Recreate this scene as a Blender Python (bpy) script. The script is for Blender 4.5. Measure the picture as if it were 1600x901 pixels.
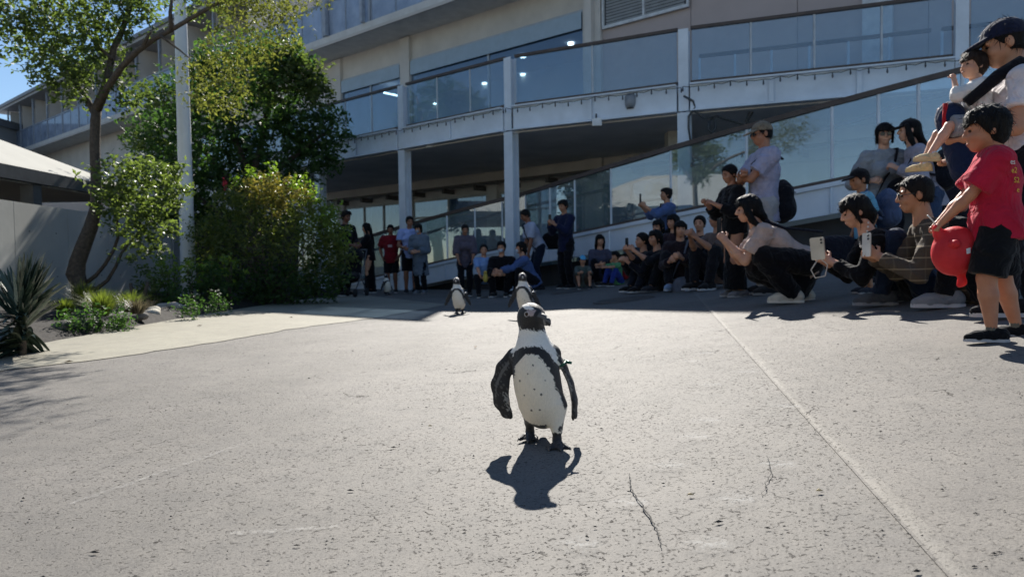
import bpy, math, random
import numpy as np
from mathutils import Vector, Matrix, Euler
R = math.radians
random.seed(7); rng = np.random.default_rng(11)
sc = bpy.context.scene
col = sc.collection
for o in list(bpy.data.objects): bpy.data.objects.remove(o)

# ------------------------------------------------------------------ camera, sky, sun, exposure
FP, CX, CY, CAMZ = 1100.0, 800.0, 450.5, 0.60          # focal length in photo pixels, picture centre, camera height
cam = bpy.data.cameras.new('camera'); camo = bpy.data.objects.new('camera', cam); col.objects.link(camo)
cam.sensor_width = 36.0; cam.lens = 36.0 * FP / 1600.0; cam.clip_start = 0.05; cam.clip_end = 3000
CM = (Matrix.Translation((0, 0, CAMZ)) @ Matrix.Rotation(R(90 - 1.98), 4, 'X') @ Matrix.Rotation(R(-0.8), 4, 'Z'))
camo.matrix_world = CM
cam.dof.use_dof = True; cam.dof.focus_distance = 2.32; cam.dof.aperture_fstop = 5.2
sc.camera = camo
SUN_EL, SUN_AZ = R(38.0), R(2.0)                        # azimuth clockwise from +Y
w = bpy.data.worlds.new('World'); sc.world = w; w.use_nodes = True
nt = w.node_tree; nt.nodes.clear()
sk = nt.nodes.new('ShaderNodeTexSky'); sk.sky_type = 'NISHITA'; sk.sun_disc = False
sk.sun_elevation = SUN_EL; sk.sun_rotation = SUN_AZ; sk.altitude = 0; sk.air_density = 1.0; sk.dust_density = 0.02; sk.ozone_density = 3.2
bg = nt.nodes.new('ShaderNodeBackground'); bg.inputs[1].default_value = 0.066
wo = nt.nodes.new('ShaderNodeOutputWorld')
nt.links.new(sk.outputs[0], bg.inputs[0]); nt.links.new(bg.outputs[0], wo.inputs[0])
sl = bpy.data.lights.new('sun', 'SUN'); sl.energy = 4.8; sl.angle = R(0.55); sl.color = (1.0, 0.955, 0.88)
so = bpy.data.objects.new('sun', sl); col.objects.link(so)
SD = Vector((math.sin(SUN_AZ) * math.cos(SUN_EL), math.cos(SUN_AZ) * math.cos(SUN_EL), math.sin(SUN_EL)))   # towards the sun
so.rotation_euler = SD.to_track_quat('Z', 'Y').to_euler(); so.location = (0, 0, 60)
sc.view_settings.view_transform = 'Standard'; sc.view_settings.look = 'None'
sc.view_settings.exposure = 0.90; sc.view_settings.gamma = 1.0
sc.render.engine = 'CYCLES'
sc.cycles.max_bounces = 8; sc.cycles.transparent_max_bounces = 16; sc.cycles.use_denoising = True
sc.cycles.caustics_reflective = False; sc.cycles.caustics_refractive = False

# ------------------------------------------------------------------ places
def gz(x, y=0.0):                                       # the plaza: level on the left, a gentle cross slope up to the right
    a, wd = 0.120, 0.8
    z = a * (math.sqrt(x * x + wd * wd) + x) / 2 - 0.050
    return z if z < 0.3 else 0.3 + 0.25 * (1 - math.exp(-(z - 0.3) / 0.25))
def ray(X, Y):
    v = CM.to_3x3() @ Vector(((X - CX) / FP, -(Y - CY) / FP, -1.0)); return v
def P(X, Y, d): return Vector((0, 0, CAMZ)) + ray(X, Y) * d
def G(X, Y):                                            # where the line of sight meets the ground
    v = ray(X, Y); z = 0.0; p = Vector()
    for _ in range(40):
        p = Vector((0, 0, CAMZ)) + v * ((z - CAMZ) / v.z); z = 0.5 * z + 0.5 * gz(p.x)
    p.z = gz(p.x); return p
def at(X, d):                                           # ground point at depth d in picture column X
    p = P(X, 425, d); return Vector((p.x, p.y, gz(p.x)))
def srgb(h):
    h = h.lstrip('#'); c = [int(h[i:i + 2], 16) / 255 for i in (0, 2, 4)]
    return tuple(v / 12.92 if v <= 0.04045 else ((v + 0.055) / 1.055) ** 2.4 for v in c)

# ------------------------------------------------------------------ object helpers
def tag(o, label=None, cat=None, group=None, kind=None):
    if label: o['label'] = label
    if cat: o['category'] = cat
    if group: o['group'] = group
    if kind: o['kind'] = kind
    return o
def thing(name, label, cat, loc=(0, 0, 0), rz=0.0, group=None):
    o = bpy.data.objects.new(name, None); col.objects.link(o); o.empty_display_size = 0.1
    o.location = loc; o.rotation_euler = (0, 0, rz)
    return tag(o, label, cat, group)
def link(name, me, mats, parent=None, loc=None, rot=None):
    o = bpy.data.objects.new(name, me); col.objects.link(o)
    if mats is not None:
        ms = mats if isinstance(mats, (list, tuple)) else [mats]
        if not me.materials:
            for m in ms: me.materials.append(m)
        else:
            for i, m in enumerate(ms):
                if me.materials[i] != m: o.material_slots[i].link = 'OBJECT'; o.material_slots[i].material = m
    if parent is not None: o.parent = parent
    if loc is not None: o.location = loc
    if rot is not None: o.rotation_euler = rot
    return o
def mesh_np(name, V, Q, smooth=True, T=None):
    """mesh from an n x 3 array and quads (m x 4) or tris (m x 3)"""
    me = bpy.data.meshes.new(name); V = np.asarray(V, dtype=np.float32)
    F = np.asarray(Q, dtype=np.int32); k = F.shape[1]
    me.vertices.add(len(V)); me.vertices.foreach_set('co', V.ravel())
    me.loops.add(F.size); me.loops.foreach_set('vertex_index', F.ravel())
    me.polygons.add(len(F)); me.polygons.foreach_set('loop_start', np.arange(0, F.size, k, dtype=np.int32))
    me.polygons.foreach_set('use_smooth', np.full(len(F), smooth))
    me.update(calc_edges=True); me.validate(); return me
class MB:
    """collects boxes, beams, tubes and prisms into ONE mesh"""
    def __init__(s, smooth=False): s.v = []; s.f = []; s.sm = []; s.smooth = smooth
    def add(s, v, f, smooth=None):
        n = len(s.v); s.v += [tuple(p) for p in v]; s.f += [tuple(i + n for i in q) for q in f]
        s.sm += [s.smooth if smooth is None else smooth] * len(f); return s
    def hexa(s, p): return s.add(p, [(0, 3, 2, 1), (4, 5, 6, 7), (0, 1, 5, 4), (1, 2, 6, 5), (2, 3, 7, 6), (3, 0, 4, 7)])
    def box(s, lo, hi):
        (a, b, c), (d, e, f) = lo, hi
        return s.hexa([(a, b, c), (d, b, c), (d, e, c), (a, e, c), (a, b, f), (d, b, f), (d, e, f), (a, e, f)])
    def beam(s, p, q, wd, ht, up=(0, 0, 1)):
        p, q, up = Vector(p), Vector(q), Vector(up); d = (q - p).normalized(); sd = d.cross(up)
        if sd.length < 1e-4: sd = Vector((1, 0, 0))
        sd.normalize(); u = sd.cross(d).normalized(); a, b = sd * wd / 2, u * ht / 2
        return s.hexa([p - a - b, p + a - b, q + a - b, q - a - b, p - a + b, p + a + b, q + a + b, q - a + b])
    def prism(s, poly, z0, z1):
        n = len(poly); Z0 = z0 if callable(z0) else (lambda x, y: z0); Z1 = z1 if callable(z1) else (lambda x, y: z1)
        v = [(x, y, Z0(x, y)) for x, y in poly] + [(x, y, Z1(x, y)) for x, y in poly]
        return s.add(v, [tuple(range(n))[::-1], tuple(range(n, 2 * n))] + [(i, (i + 1) % n, n + (i + 1) % n, n + i) for i in range(n)])
    def tube(s, pts, rad, seg=8, cap=True):
        pts = [Vector(p) for p in pts]; n = len(pts)
        rad = list(rad) if hasattr(rad, '__len__') else [rad] * n
        V = []; prev = None
        for i, p in enumerate(pts):
            d = (pts[min(i + 1, n - 1)] - pts[max(i - 1, 0)]).normalized()
            a = prev - d * prev.dot(d) if prev is not None else d.orthogonal()
            a.normalize(); b = d.cross(a); prev = a
            V += [p + (a * math.cos(t) + b * math.sin(t)) * rad[i] for t in (2 * math.pi * k / seg for k in range(seg))]
        F = [(i * seg + k, i * seg + (k + 1) % seg, (i + 1) * seg + (k + 1) % seg, (i + 1) * seg + k) for i in range(n - 1) for k in range(seg)]
        if cap: F += [tuple(range(seg))[::-1], tuple(range((n - 1) * seg, n * seg))]
        return s.add(V, F, True)
    def lathe(s, prof, c=(0, 0, 0), seg=16):
        V = [(c[0] + r * math.cos(2 * math.pi * k / seg), c[1] + r * math.sin(2 * math.pi * k / seg), c[2] + z) for r, z in prof for k in range(seg)]
        n = len(prof); F = [(i * seg + k, i * seg + (k + 1) % seg, (i + 1) * seg + (k + 1) % seg, (i + 1) * seg + k) for i in range(n - 1) for k in range(seg)]
        F += [tuple(range(seg))[::-1], tuple(range((n - 1) * seg, n * seg))]
        return s.add(V, F, True)
    def mesh(s, name='mesh'):
        me = bpy.data.meshes.new(name); me.from_pydata(s.v, [], s.f); me.polygons.foreach_set('use_smooth', s.sm); me.update(); return me
    def build(s, name, mat, parent=None, off=None):
        """off: the parent's own location, when the shape was given in world coordinates"""
        if off is not None:
            o = Vector(off); s.v = [(x - o.x, y - o.y, z - o.z) for x, y, z in s.v]
        return link(name, s.mesh(name), mat, parent)

# ------------------------------------------------------------------ solid shapes that melt together (distance field -> quad surface)
class SDF:
    def __init__(s, k=0.02): s.P = []; s.k = k
    def cap(s, a, b, r0, r1=None, fl=None, ratio=1.0, cuts=(), k=None):
        a, b = np.array(a, float), np.array(b, float); r1 = r0 if r1 is None else r1
        m = max(r0, r1) * max(1, ratio) if fl is not None else max(r0, r1)
        s.P.append(('c', a, b, r0, r1, None if fl is None else np.array(fl, float) / np.linalg.norm(fl), ratio, cuts, k, np.minimum(a, b) - m, np.maximum(a, b) + m)); return s
    def chain(s, pts, rad, **kw):
        for i in range(len(pts) - 1): s.cap(pts[i], pts[i + 1], rad[i], rad[i + 1], **kw)
        return s
    def ell(s, c, r, M=None, cuts=(), k=None):
        c, r = np.array(c, float), np.array(r, float); m = r.max() if M is not None else r
        s.P.append(('e', c, r, M, cuts, k, c - m, c + m)); return s
    def mesh(s, vox, warp=None):
        pad = 3 * vox + s.k
        lo = np.min([p[-2] for p in s.P], axis=0) - pad; hi = np.max([p[-1] for p in s.P], axis=0) + pad
        n = np.ceil((hi - lo) / vox).astype(int) + 1
        F = np.full(n, 1.0, dtype=np.float32)
        ax = [lo[i] + np.arange(n[i]) * vox for i in range(3)]
        for p in s.P:
            k = p[-3] if p[-3] is not None else s.k
            i0 = np.maximum(((p[-2] - max(k, vox) - 2 * vox - lo) / vox).astype(int), 0); i1 = np.minimum(((p[-1] + max(k, vox) + 2 * vox - lo) / vox).astype(int) + 2, n)
            x = ax[0][i0[0]:i1[0]][:, None, None]; y = ax[1][i0[1]:i1[1]][None, :, None]; z = ax[2][i0[2]:i1[2]][None, None, :]
            if p[0] == 'c':
                _, a, b, r0, r1, fl, ratio, cuts = p[:8]
                ba = b - a; bb = max(ba @ ba, 1e-9)
                px, py, pz = x - a[0], y - a[1], z - a[2]
                t = np.clip((px * ba[0] + py * ba[1] + pz * ba[2]) / bb, 0, 1)
                qx, qy, qz = px - t * ba[0], py - t * ba[1], pz - t * ba[2]
                if fl is not None:                      # ratio < 1: thinner along fl
                    g = (1 / ratio - 1) * (qx * fl[0] + qy * fl[1] + qz * fl[2])
                    qx, qy, qz = qx + g * fl[0], qy + g * fl[1], qz + g * fl[2]
                    d = (np.sqrt(qx * qx + qy * qy + qz * qz) - (r0 + t * (r1 - r0))) * min(1.0, ratio ** 0.5)
                else: d = np.sqrt(qx * qx + qy * qy + qz * qz) - (r0 + t * (r1 - r0))
            else:
                _, c, r, M, cuts = p[:5]
                px, py, pz = x - c[0], y - c[1], z - c[2]
                if M is not None:
                    px, py, pz = (M[0][0] * px + M[1][0] * py + M[2][0] * pz, M[0][1] * px + M[1][1] * py + M[2][1] * pz, M[0][2] * px + M[1][2] * py + M[2][2] * pz)
                k0 = np.sqrt((px / r[0]) ** 2 + (py / r[1]) ** 2 + (pz / r[2]) ** 2)
                k1 = np.sqrt((px / r[0] ** 2) ** 2 + (py / r[1] ** 2) ** 2 + (pz / r[2] ** 2) ** 2)
                d = k0 * (k0 - 1) / np.maximum(k1, 1e-6)
            for (cp, cn) in cuts:
                cn = np.array(cn, float) / np.linalg.norm(cn)
                d = np.maximum(d, (x - cp[0]) * cn[0] + (y - cp[1]) * cn[1] + (z - cp[2]) * cn[2])
            sub = F[i0[0]:i1[0], i0[1]:i1[1], i0[2]:i1[2]]
            h = np.maximum(k - np.abs(sub - d), 0) / max(k, 1e-6)
            sub[...] = np.minimum(sub, d) - h * h * k * 0.25
        S = F < 0; nx, ny, nz = F.shape
        cnt = np.zeros((nx - 1, ny - 1, nz - 1), np.int8)
        off = [(i, j, l) for i in (0, 1) for j in (0, 1) for l in (0, 1)]
        for i, j, l in off: cnt += S[i:nx - 1 + i, j:ny - 1 + j, l:nz - 1 + l]
        mix = (cnt > 0) & (cnt < 8); I, J, K = np.nonzero(mix)
        C = {o: F[I + o[0], J + o[1], K + o[2]] for o in off}
        pos = np.zeros((len(I), 3)); num = np.zeros(len(I))
        for a in off:
            for axi in range(3):
                if a[axi]: continue
                b = tuple(1 if q == axi else a[q] for q in range(3)); fa, fb = C[a], C[b]
                m = (fa < 0) != (fb < 0); t = np.where(m, fa / np.where(fa == fb, 1, fa - fb), 0)
                for q in range(3): pos[:, q] += np.where(m, a[q] + (t if q == axi else 0), 0)
                num += m
        V = (np.stack([I, J, K], 1) + pos / num[:, None]) * vox + lo
        vid = np.full(mix.shape, -1, np.int64); vid[mix] = np.arange(len(I)); Q = []
        for axi in range(3):
            sl0 = [slice(None)] * 3; sl1 = [slice(None)] * 3; sl0[axi] = slice(0, -1); sl1[axi] = slice(1, None)
            e = S[tuple(sl0)] != S[tuple(sl1)]; i = list(np.nonzero(e)); u, v = [(1, 2), (2, 0), (0, 1)][axi]
            ok = (i[u] >= 1) & (i[v] >= 1) & (i[u] < mix.shape[u]) & (i[v] < mix.shape[v]); i = [q[ok] for q in i]
            ins = S[tuple(i)]
            def cell(du, dv):
                j = [q.copy() for q in i]; j[u] -= du; j[v] -= dv; return vid[tuple(j)]
            q = np.stack([cell(1, 1), cell(0, 1), cell(0, 0), cell(1, 0)], 1); q[~ins] = q[~ins][:, ::-1]; Q.append(q)
        Q = np.concatenate(Q); Q = Q[(Q >= 0).all(1)]
        if warp is not None: V = warp(V)
        return V, Q
    def build(s, name, vox, mat, parent=None, warp=None):
        V, Q = s.mesh(vox, warp); return link(name, mesh_np(name, V, Q), mat, parent)

# ------------------------------------------------------------------ materials
def nodes(name):
    m = bpy.data.materials.new(name); m.use_nodes = True; n = m.node_tree; b = n.nodes['Principled BSDF']; return m, n, b
def N(n, t, **kw):
    x = n.nodes.new(t)
    for k, v in kw.items():
        if k.startswith('i_'): x.inputs[k[2:].replace('_', ' ')].default_value = v
        else: setattr(x, k, v)
    return x
def coord(n): return N(n, 'ShaderNodeTexCoord').outputs['Object']
def ramp(n, src, stops):
    r = N(n, 'ShaderNodeValToRGB'); e = r.color_ramp.elements
    while len(e) > 1: e.remove(e[-1])
    for i, (p, c) in enumerate(stops):
        if i == 0: e[0].position = p
        el = e[0] if i == 0 else e.new(p)
        el.color = (*c, 1) if len(c) == 3 else c
    n.links.new(src, r.inputs[0]); return r.outputs[0]
def noise(n, scale, detail=3, rough=0.55, dist=0.0, vec=None):
    x = N(n, 'ShaderNodeTexNoise', i_Scale=scale, i_Detail=detail, i_Roughness=rough, i_Distortion=dist)
    n.links.new(vec if vec is not None else coord(n), x.inputs['Vector']); return x.outputs['Fac']
def mixc(n, f, a, b, bt='MIX'):
    x = N(n, 'ShaderNodeMix', data_type='RGBA', blend_type=bt)
    for s, v in ((x.inputs[0], f), (x.inputs[6], a), (x.inputs[7], b)):
        if hasattr(v, 'is_linked'): n.links.new(v, s)
        elif isinstance(v, (int, float)): s.default_value = v
        else: s.default_value = (*v[:3], 1)
    return x.outputs[2]
def mth(n, op, a, b=None, clamp=False):
    x = N(n, 'ShaderNodeMath', operation=op, use_clamp=clamp)
    for s, v in ((x.inputs[0], a), (x.inputs[1], b)):
        if v is None: continue
        if hasattr(v, 'is_linked'): n.links.new(v, s)
        else: s.default_value = v
    return x.outputs[0]
def bump(n, b, h, strength=0.3, dist=0.01):
    x = N(n, 'ShaderNodeBump', i_Strength=strength, i_Distance=dist); n.links.new(h, x.inputs['Height']); n.links.new(x.outputs[0], b.inputs['Normal'])
def var(c, k): return tuple(min(1, v * k) for v in c)
_mc = {}
def plain(name, c, rough=0.6, scale=6.0, amt=0.18, metal=0.0, bmp=0.0, bscale=60, spec=0.4):
    """a surface with uneven tone, fine relief and uneven gloss"""
    if name in _mc: return _mc[name]
    if isinstance(c, str): c = srgb(c)
    m, n, b = nodes(name); f = noise(n, scale, 5, 0.6)
    b.inputs['Base Color'].default_value = (*c, 1)
    n.links.new(ramp(n, f, [(0.3, var(c, 1 - amt)), (0.7, var(c, 1 + amt))]), b.inputs['Base Color'])
    b.inputs['Metallic'].default_value = metal; b.inputs['Specular IOR Level'].default_value = spec
    n.links.new(ramp(n, noise(n, scale * 2.3), [(0.3, (max(0, rough - .08),) * 3), (0.7, (min(1, rough + .08),) * 3)]), b.inputs['Roughness'])
    if bmp: bump(n, b, noise(n, bscale, 4), bmp, 0.01)
    _mc[name] = m; return m
def cloth(c, kind='knit'):
    key = 'cloth %s %s' % (kind, c)
    if key in _mc: return _mc[key]
    cc = srgb(c); m, n, b = nodes(key); f = noise(n, 9, 4, 0.6)
    n.links.new(ramp(n, f, [(0.3, var(cc, .8)), (0.7, var(cc, 1.15))]), b.inputs['Base Color'])
    b.inputs['Roughness'].default_value = 0.9; b.inputs['Specular IOR Level'].default_value = 0.15
    b.inputs['Sheen Weight'].default_value = 0.12
    h = mth(n, 'ADD', mth(n, 'MULTIPLY', noise(n, 11, 2, 0.5, 1.2), 1.0), mth(n, 'MULTIPLY', noise(n, 240, 2), 0.05))
    bump(n, b, h, 0.75, 0.035); _mc[key] = m; return m
def glass(name, tint, lo=0.05, hi=0.6, rough=0.015, body=None, bodyfac=0.0):
    if name in _mc: return _mc[name]
    m = bpy.data.materials.new(name); m.use_nodes = True; n = m.node_tree; n.nodes.clear()
    out = N(n, 'ShaderNodeOutputMaterial'); tr = N(n, 'ShaderNodeBsdfTransparent'); tr.inputs[0].default_value = (*tint, 1)
    gl = N(n, 'ShaderNodeBsdfGlossy', i_Roughness=rough); gl.inputs[0].default_value = (.92, .96, 1, 1)
    lw = N(n, 'ShaderNodeLayerWeight', i_Blend=0.5); f = mth(n, 'ADD', mth(n, 'MULTIPLY', mth(n, 'POWER', lw.outputs['Facing'], 3.0), hi), lo)
    mx = N(n, 'ShaderNodeMixShader'); n.links.new(f, mx.inputs[0]); n.links.new(tr.outputs[0], mx.inputs[1]); n.links.new(gl.outputs[0], mx.inputs[2])
    last = mx.outputs[0]
    if body is not None:
        df = N(n, 'ShaderNodeBsdfDiffuse'); df.inputs[0].default_value = (*body, 1); m2 = N(n, 'ShaderNodeMixShader')
        n.links.new(mth(n, 'MULTIPLY', noise(n, 1.3, 4), 2 * bodyfac, True), m2.inputs[0]); n.links.new(last, m2.inputs[1]); n.links.new(df.outputs[0], m2.inputs[2]); last = m2.outputs[0]
    # panes are never perfectly flat
    bp_ = N(n, 'ShaderNodeBump', i_Strength=0.05, i_Distance=0.02); n.links.new(noise(n, 0.9, 2), bp_.inputs['Height']); n.links.new(bp_.outputs[0], gl.inputs['Normal'])
    n.links.new(last, out.inputs[0]); _mc[name] = m; return m
def leafmat(name, dark, light, trans, gloss=0.45):
    """leaf colour varies from leaf to leaf (attribute 'var'); light passes through"""
    m, n, b = nodes(name); at_ = N(n, 'ShaderNodeAttribute', attribute_name='var')
    c = ramp(n, at_.outputs['Fac'], [(0.0, dark), (0.65, light), (1.0, var(light, 1.25))])
    n.links.new(c, b.inputs['Base Color']); b.inputs['Roughness'].default_value = gloss; b.inputs['Specular IOR Level'].default_value = 0.5
    t = N(n, 'ShaderNodeBsdfTranslucent'); n.links.new(mixc(n, 1.0, c, trans, 'MULTIPLY'), t.inputs[0])
    mx = N(n, 'ShaderNodeMixShader', i_Fac=0.45); n.links.new(b.outputs[0], mx.inputs[1]); n.links.new(t.outputs[0], mx.inputs[2])
    n.links.new(mx.outputs[0], n.nodes['Material Output'].inputs[0]); return m
def emit(name, c, s):
    m = bpy.data.materials.new(name); m.use_nodes = True; n = m.node_tree; n.nodes.clear()
    o = N(n, 'ShaderNodeOutputMaterial'); e = N(n, 'ShaderNodeEmission', i_Strength=s); e.inputs[0].default_value = (*c, 1); n.links.new(e.outputs[0], o.inputs[0]); return m
# ------------------------------------------------------------------ ground materials
def paving(name, c0, c1, pit=1.0, tint=None, worn=0.0):
    m, n, b = nodes(name); co = coord(n)
    mp = N(n, 'ShaderNodeMapping'); n.links.new(co, mp.inputs[0]); v = mp.outputs[0]
    big = noise(n, 0.55, 6, 0.62, 0.6, v); mid = noise(n, 7, 6, 0.7, 0.3, v); fine = noise(n, 150, 3, 0.7, 0, v); grit = noise(n, 420, 2, 0.6, 0, v)
    c = mixc(n, ramp(n, big, [(0.32, (0,) * 3), (0.68, (1,) * 3)]), c0, c1)
    c = mixc(n, 1.0, c, ramp(n, mid, [(0.3, (.86, .86, .87)), (0.62, (1.06, 1.05, 1.04))]), 'MULTIPLY')
    c = mixc(n, 1.0, c, ramp(n, fine, [(0.30, (.60, .59, .58)), (0.47, (.98,) * 3), (0.70, (1.16, 1.15, 1.13))]), 'MULTIPLY')
    c = mixc(n, 1.0, c, ramp(n, grit, [(0.28, (.70,) * 3), (0.5, (1.0,) * 3), (0.75, (1.15,) * 3)]), 'MULTIPLY')
    # worn whitish patches
    wp = noise(n, 2.6, 5, 0.65, 0.8, v)
    c = mixc(n, ramp(n, wp, [(0.64, (0,) * 3), (0.74, (.30 + worn,) * 3)]), c, var(c1, 1.25))
    # short broken hairline cracks and pits: cell edges, torn into pieces
    wob = N(n, 'ShaderNodeTexNoise', i_Scale=34, i_Detail=3); n.links.new(v, wob.inputs['Vector'])
    vm = N(n, 'ShaderNodeVectorMath', operation='SCALE'); n.links.new(wob.outputs['Color'], vm.inputs[0]); vm.inputs['Scale'].default_value = 0.035
    va = N(n, 'ShaderNodeVectorMath', operation='ADD'); n.links.new(v, va.inputs[0]); n.links.new(vm.outputs[0], va.inputs[1])
    def cracks(scale, wid, n_scale, lo, hi):
        vo = N(n, 'ShaderNodeTexVoronoi', feature='DISTANCE_TO_EDGE', i_Scale=scale); n.links.new(va.outputs[0], vo.inputs['Vector'])
        e = ramp(n, vo.outputs['Distance'], [(0.0, (1,) * 3), (wid, (0,) * 3)])
        k = ramp(n, noise(n, n_scale, 3, 0.6, 0, v), [(lo, (0,) * 3), (hi, (1,) * 3)])
        return mth(n, 'MULTIPLY', e, k)
    k1 = cracks(26, 0.085, 62, 0.575, 0.60); k2 = cracks(60, 0.12, 90, 0.585, 0.61); k3 = cracks(5, 0.014, 3.3, 0.60, 0.66)
    patch = ramp(n, noise(n, 1.1, 4, 0.6, 0, v), [(0.36, (.35,) * 3), (0.6, (1,) * 3)])
    mps = N(n, 'ShaderNodeMapping'); mps.inputs['Scale'].default_value = (.55, 1, 1); n.links.new(co, mps.inputs[0]); dots = ramp(n, noise(n, 85, 2, 0.55, .4, mps.outputs[0]), [(0.285, (1,) * 3), (0.315, (0,) * 3)])
    k = mth(n, 'MAXIMUM', mth(n, 'MULTIPLY', mth(n, 'MAXIMUM', k1, k2), patch), mth(n, 'MAXIMUM', k3, mth(n, 'MULTIPLY', dots, 0.8)), True)
    k = mth(n, 'MULTIPLY', k, pit, True)
    c = mixc(n, k, c, (0.045, 0.042, 0.040)); n.links.new(c, b.inputs['Base Color'])
    b.inputs['Roughness'].default_value = 0.7; n.links.new(ramp(n, k, [(0, (.20,) * 3), (.5, (.0,) * 3)]), b.inputs['Specular IOR Level'])
    h = mth(n, 'SUBTRACT', mth(n, 'ADD', mth(n, 'MULTIPLY', fine, .35), mth(n, 'MULTIPLY', mid, .5)), mth(n, 'MULTIPLY', k, .9))
    bump(n, b, h, 0.5, 0.006); return m
M_plaza = paving('worn plaza concrete', (.148, .139, .126), (.205, .192, .175), .85)
M_apron = paving('apron concrete', (.158, .147, .133), (.214, .199, .179), .7, worn=.1)
M_edge = paving('bare apron edge', (.180, .168, .150), (.228, .213, .190), 0.6)
M_side = paving('cream footpath concrete', (.275, .258, .208), (.33, .312, .252), 0.22, worn=.1)

# ------------------------------------------------------------------ ground sheets
def lin(a, b, n): return list(np.linspace(a, b, n))
gx = sorted(set([round(v, 3) for v in [-900, -400, -200, -100, -60] + lin(-40, -8, 17) + lin(-7, -2.2, 13) + lin(-2, 5, 71) + lin(5.5, 14, 18) + lin(16, 40, 13) + [60, 100, 200, 400, 900]]))
gy = [-900, -400, -200, -100, -50, -25] + lin(-15, 45, 31) + [60, 100, 200, 400, 900]
V = [(x, y, gz(x)) for y in gy for x in gx]; nx = len(gx)
F = [(j * nx + i, j * nx + i + 1, (j + 1) * nx + i + 1, (j + 1) * nx + i) for j in range(len(gy) - 1) for i in range(nx - 1)]
tag(link('plaza_ground', mesh_np('plaza_ground', V, F, True), M_plaza), 'worn grey concrete plaza full of small dark cracks', 'ground', kind='structure')
def sheet(name, A, Bl, mat, lift, cols=24, label=None, cat=None, rows=None, crown=None, skirt=False):
    """a sheet between two polylines (equal numbers of points), laid on the ground"""
    V = []; rows = rows or len(A)
    for a, b in zip(A, Bl):
        for c in range(cols + 1):
            t = c / cols; x, y = a[0] + (b[0] - a[0]) * t, a[1] + (b[1] - a[1]) * t
            V.append((x, y, gz(x) + lift + (crown(t, x, y) if crown else 0)))
    n = cols + 1; F = [(j * n + i, j * n + i + 1, (j + 1) * n + i + 1, (j + 1) * n + i) for j in range(len(A) - 1) for i in range(cols)]
    if skirt:
        r0 = len(V); m2 = len(A); V += [(V[j * n][0], V[j * n][1], V[j * n][2] - d_) for d_ in (0, .02) for j in range(m2)]; F += [(r0 + m2 + j, r0 + j, r0 + j + 1, r0 + m2 + j + 1) for j in range(m2 - 1)]
    me = mesh_np(name, V, F, True)
    if me.polygons[0].normal.z < 0: me.flip_normals()
    return tag(link(name, me, mat), label, cat, kind='structure')
def resample(pts, n, jit=0.0):
    pts = [Vector(p[:2]) for p in pts]; L = [0]
    for a, b in zip(pts, pts[1:]): L.append(L[-1] + (b - a).length)
    out = []
    for s in np.linspace(0, L[-1], n):
        i = max(0, min(len(pts) - 2, int(np.searchsorted(L, s)) - 1)); t = (s - L[i]) / max(1e-6, L[i + 1] - L[i])
        p = pts[i].lerp(pts[i + 1], t); out.append((p.x + jit * rng.normal(), p.y + jit * rng.normal()))
    return out
bed_px = [(0, 551), (90, 532), (230, 507), (320, 491), (430, 474), (515, 463)]
bed_edge = [(-3.6, 1.2), (-3.75, 3.4)] + [tuple(G(*p)[:2]) for p in bed_px] + [(-3.9, 15.5), (-4.6, 18.0)]
cut_px = [(0, 580), (180, 559), (330, 536), (450, 515), (600, 495), (672, 481)]
cut = [(-2.3, 1.2), (-2.75, 2.6)] + [tuple(G(*p)[:2]) for p in cut_px] + [(-1.05, 11.2), (-2.2, 13.5)]
sheet('footpath', resample(bed_edge, 90), resample(cut, 90, 0.018), M_side, 0.005, 10, 'cream concrete footpath along the planted bed', 'footpath')
e0, e1 = G(1112, 490), G(1480, 901); ed = (e1 - e0).normalized()
def edge_at(s): p = e0 + ed * s; return (p.x, p.y)
ss = lin(-4.2, 9.0, 60)
sheet('apron_edge', [edge_at(s) for s in ss], [(edge_at(s)[0] + 0.036 + .012 * math.sin(s * 3.1), edge_at(s)[1] + .02) for s in ss], M_edge, 0.0065, 4, 'pale bare strip along the concrete joint', 'joint strip', None, lambda t, x, y: -.0062 if t == 0 else (-.0025 if t < .3 else 0))
sheet('apron_slab', [edge_at(s) for s in ss], [(edge_at(s)[0] + 14, edge_at(s)[1] + 2.5) for s in ss], M_apron, 0.0030, 90, 'slightly lighter concrete slab on the right', 'pavement')
# a long open crack and a few scratches of their own
def ribbon(name, px, wpx, mat, label, cat, lift=0.006):
    A, Bq = [], []
    for i, (X, Y) in enumerate(px):
        hw = wpx * (0.35 + 0.65 * math.sin(math.pi * (i + .6) / (len(px) + .2))) * (0.7 + 0.6 * random.random())
        A.append(G(X - hw, Y)); Bq.append(G(X + hw, Y))
    V = [tuple(p) for p in A] + [tuple(p) for p in Bq]; V = [(x, y, z + lift) for x, y, z in V]; n = len(A)
    return tag(link(name, mesh_np(name, V, [(i, n + i, n + i + 1, i + 1) for i in range(n - 1)]), mat), label, cat, kind='structure')
M_crack = plain('crack dirt', (.045, .043, .04), .95)
def wander(pts, n, j):
    out = []
    for (a, b), (c, d) in zip(pts, pts[1:]):
        for k in range(n): t = k / n; out.append((a + (c - a) * t + random.uniform(-j, j), b + (d - b) * t))
    return out + [pts[-1]]
ribbon('ground_crack', wander([(984, 742), (986, 765), (1001, 788), (1017, 815), (1029, 835), (1033, 858)], 6, 2.0), 1.3, M_crack, 'long dark crack in the plaza right of the penguin', 'crack')
ribbon('ground_crack', wander([(1199, 715), (1204, 740), (1196, 762), (1190, 775)], 5, 3), .8, M_crack, 'crooked crack on the slab right of the joint', 'crack')
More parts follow.
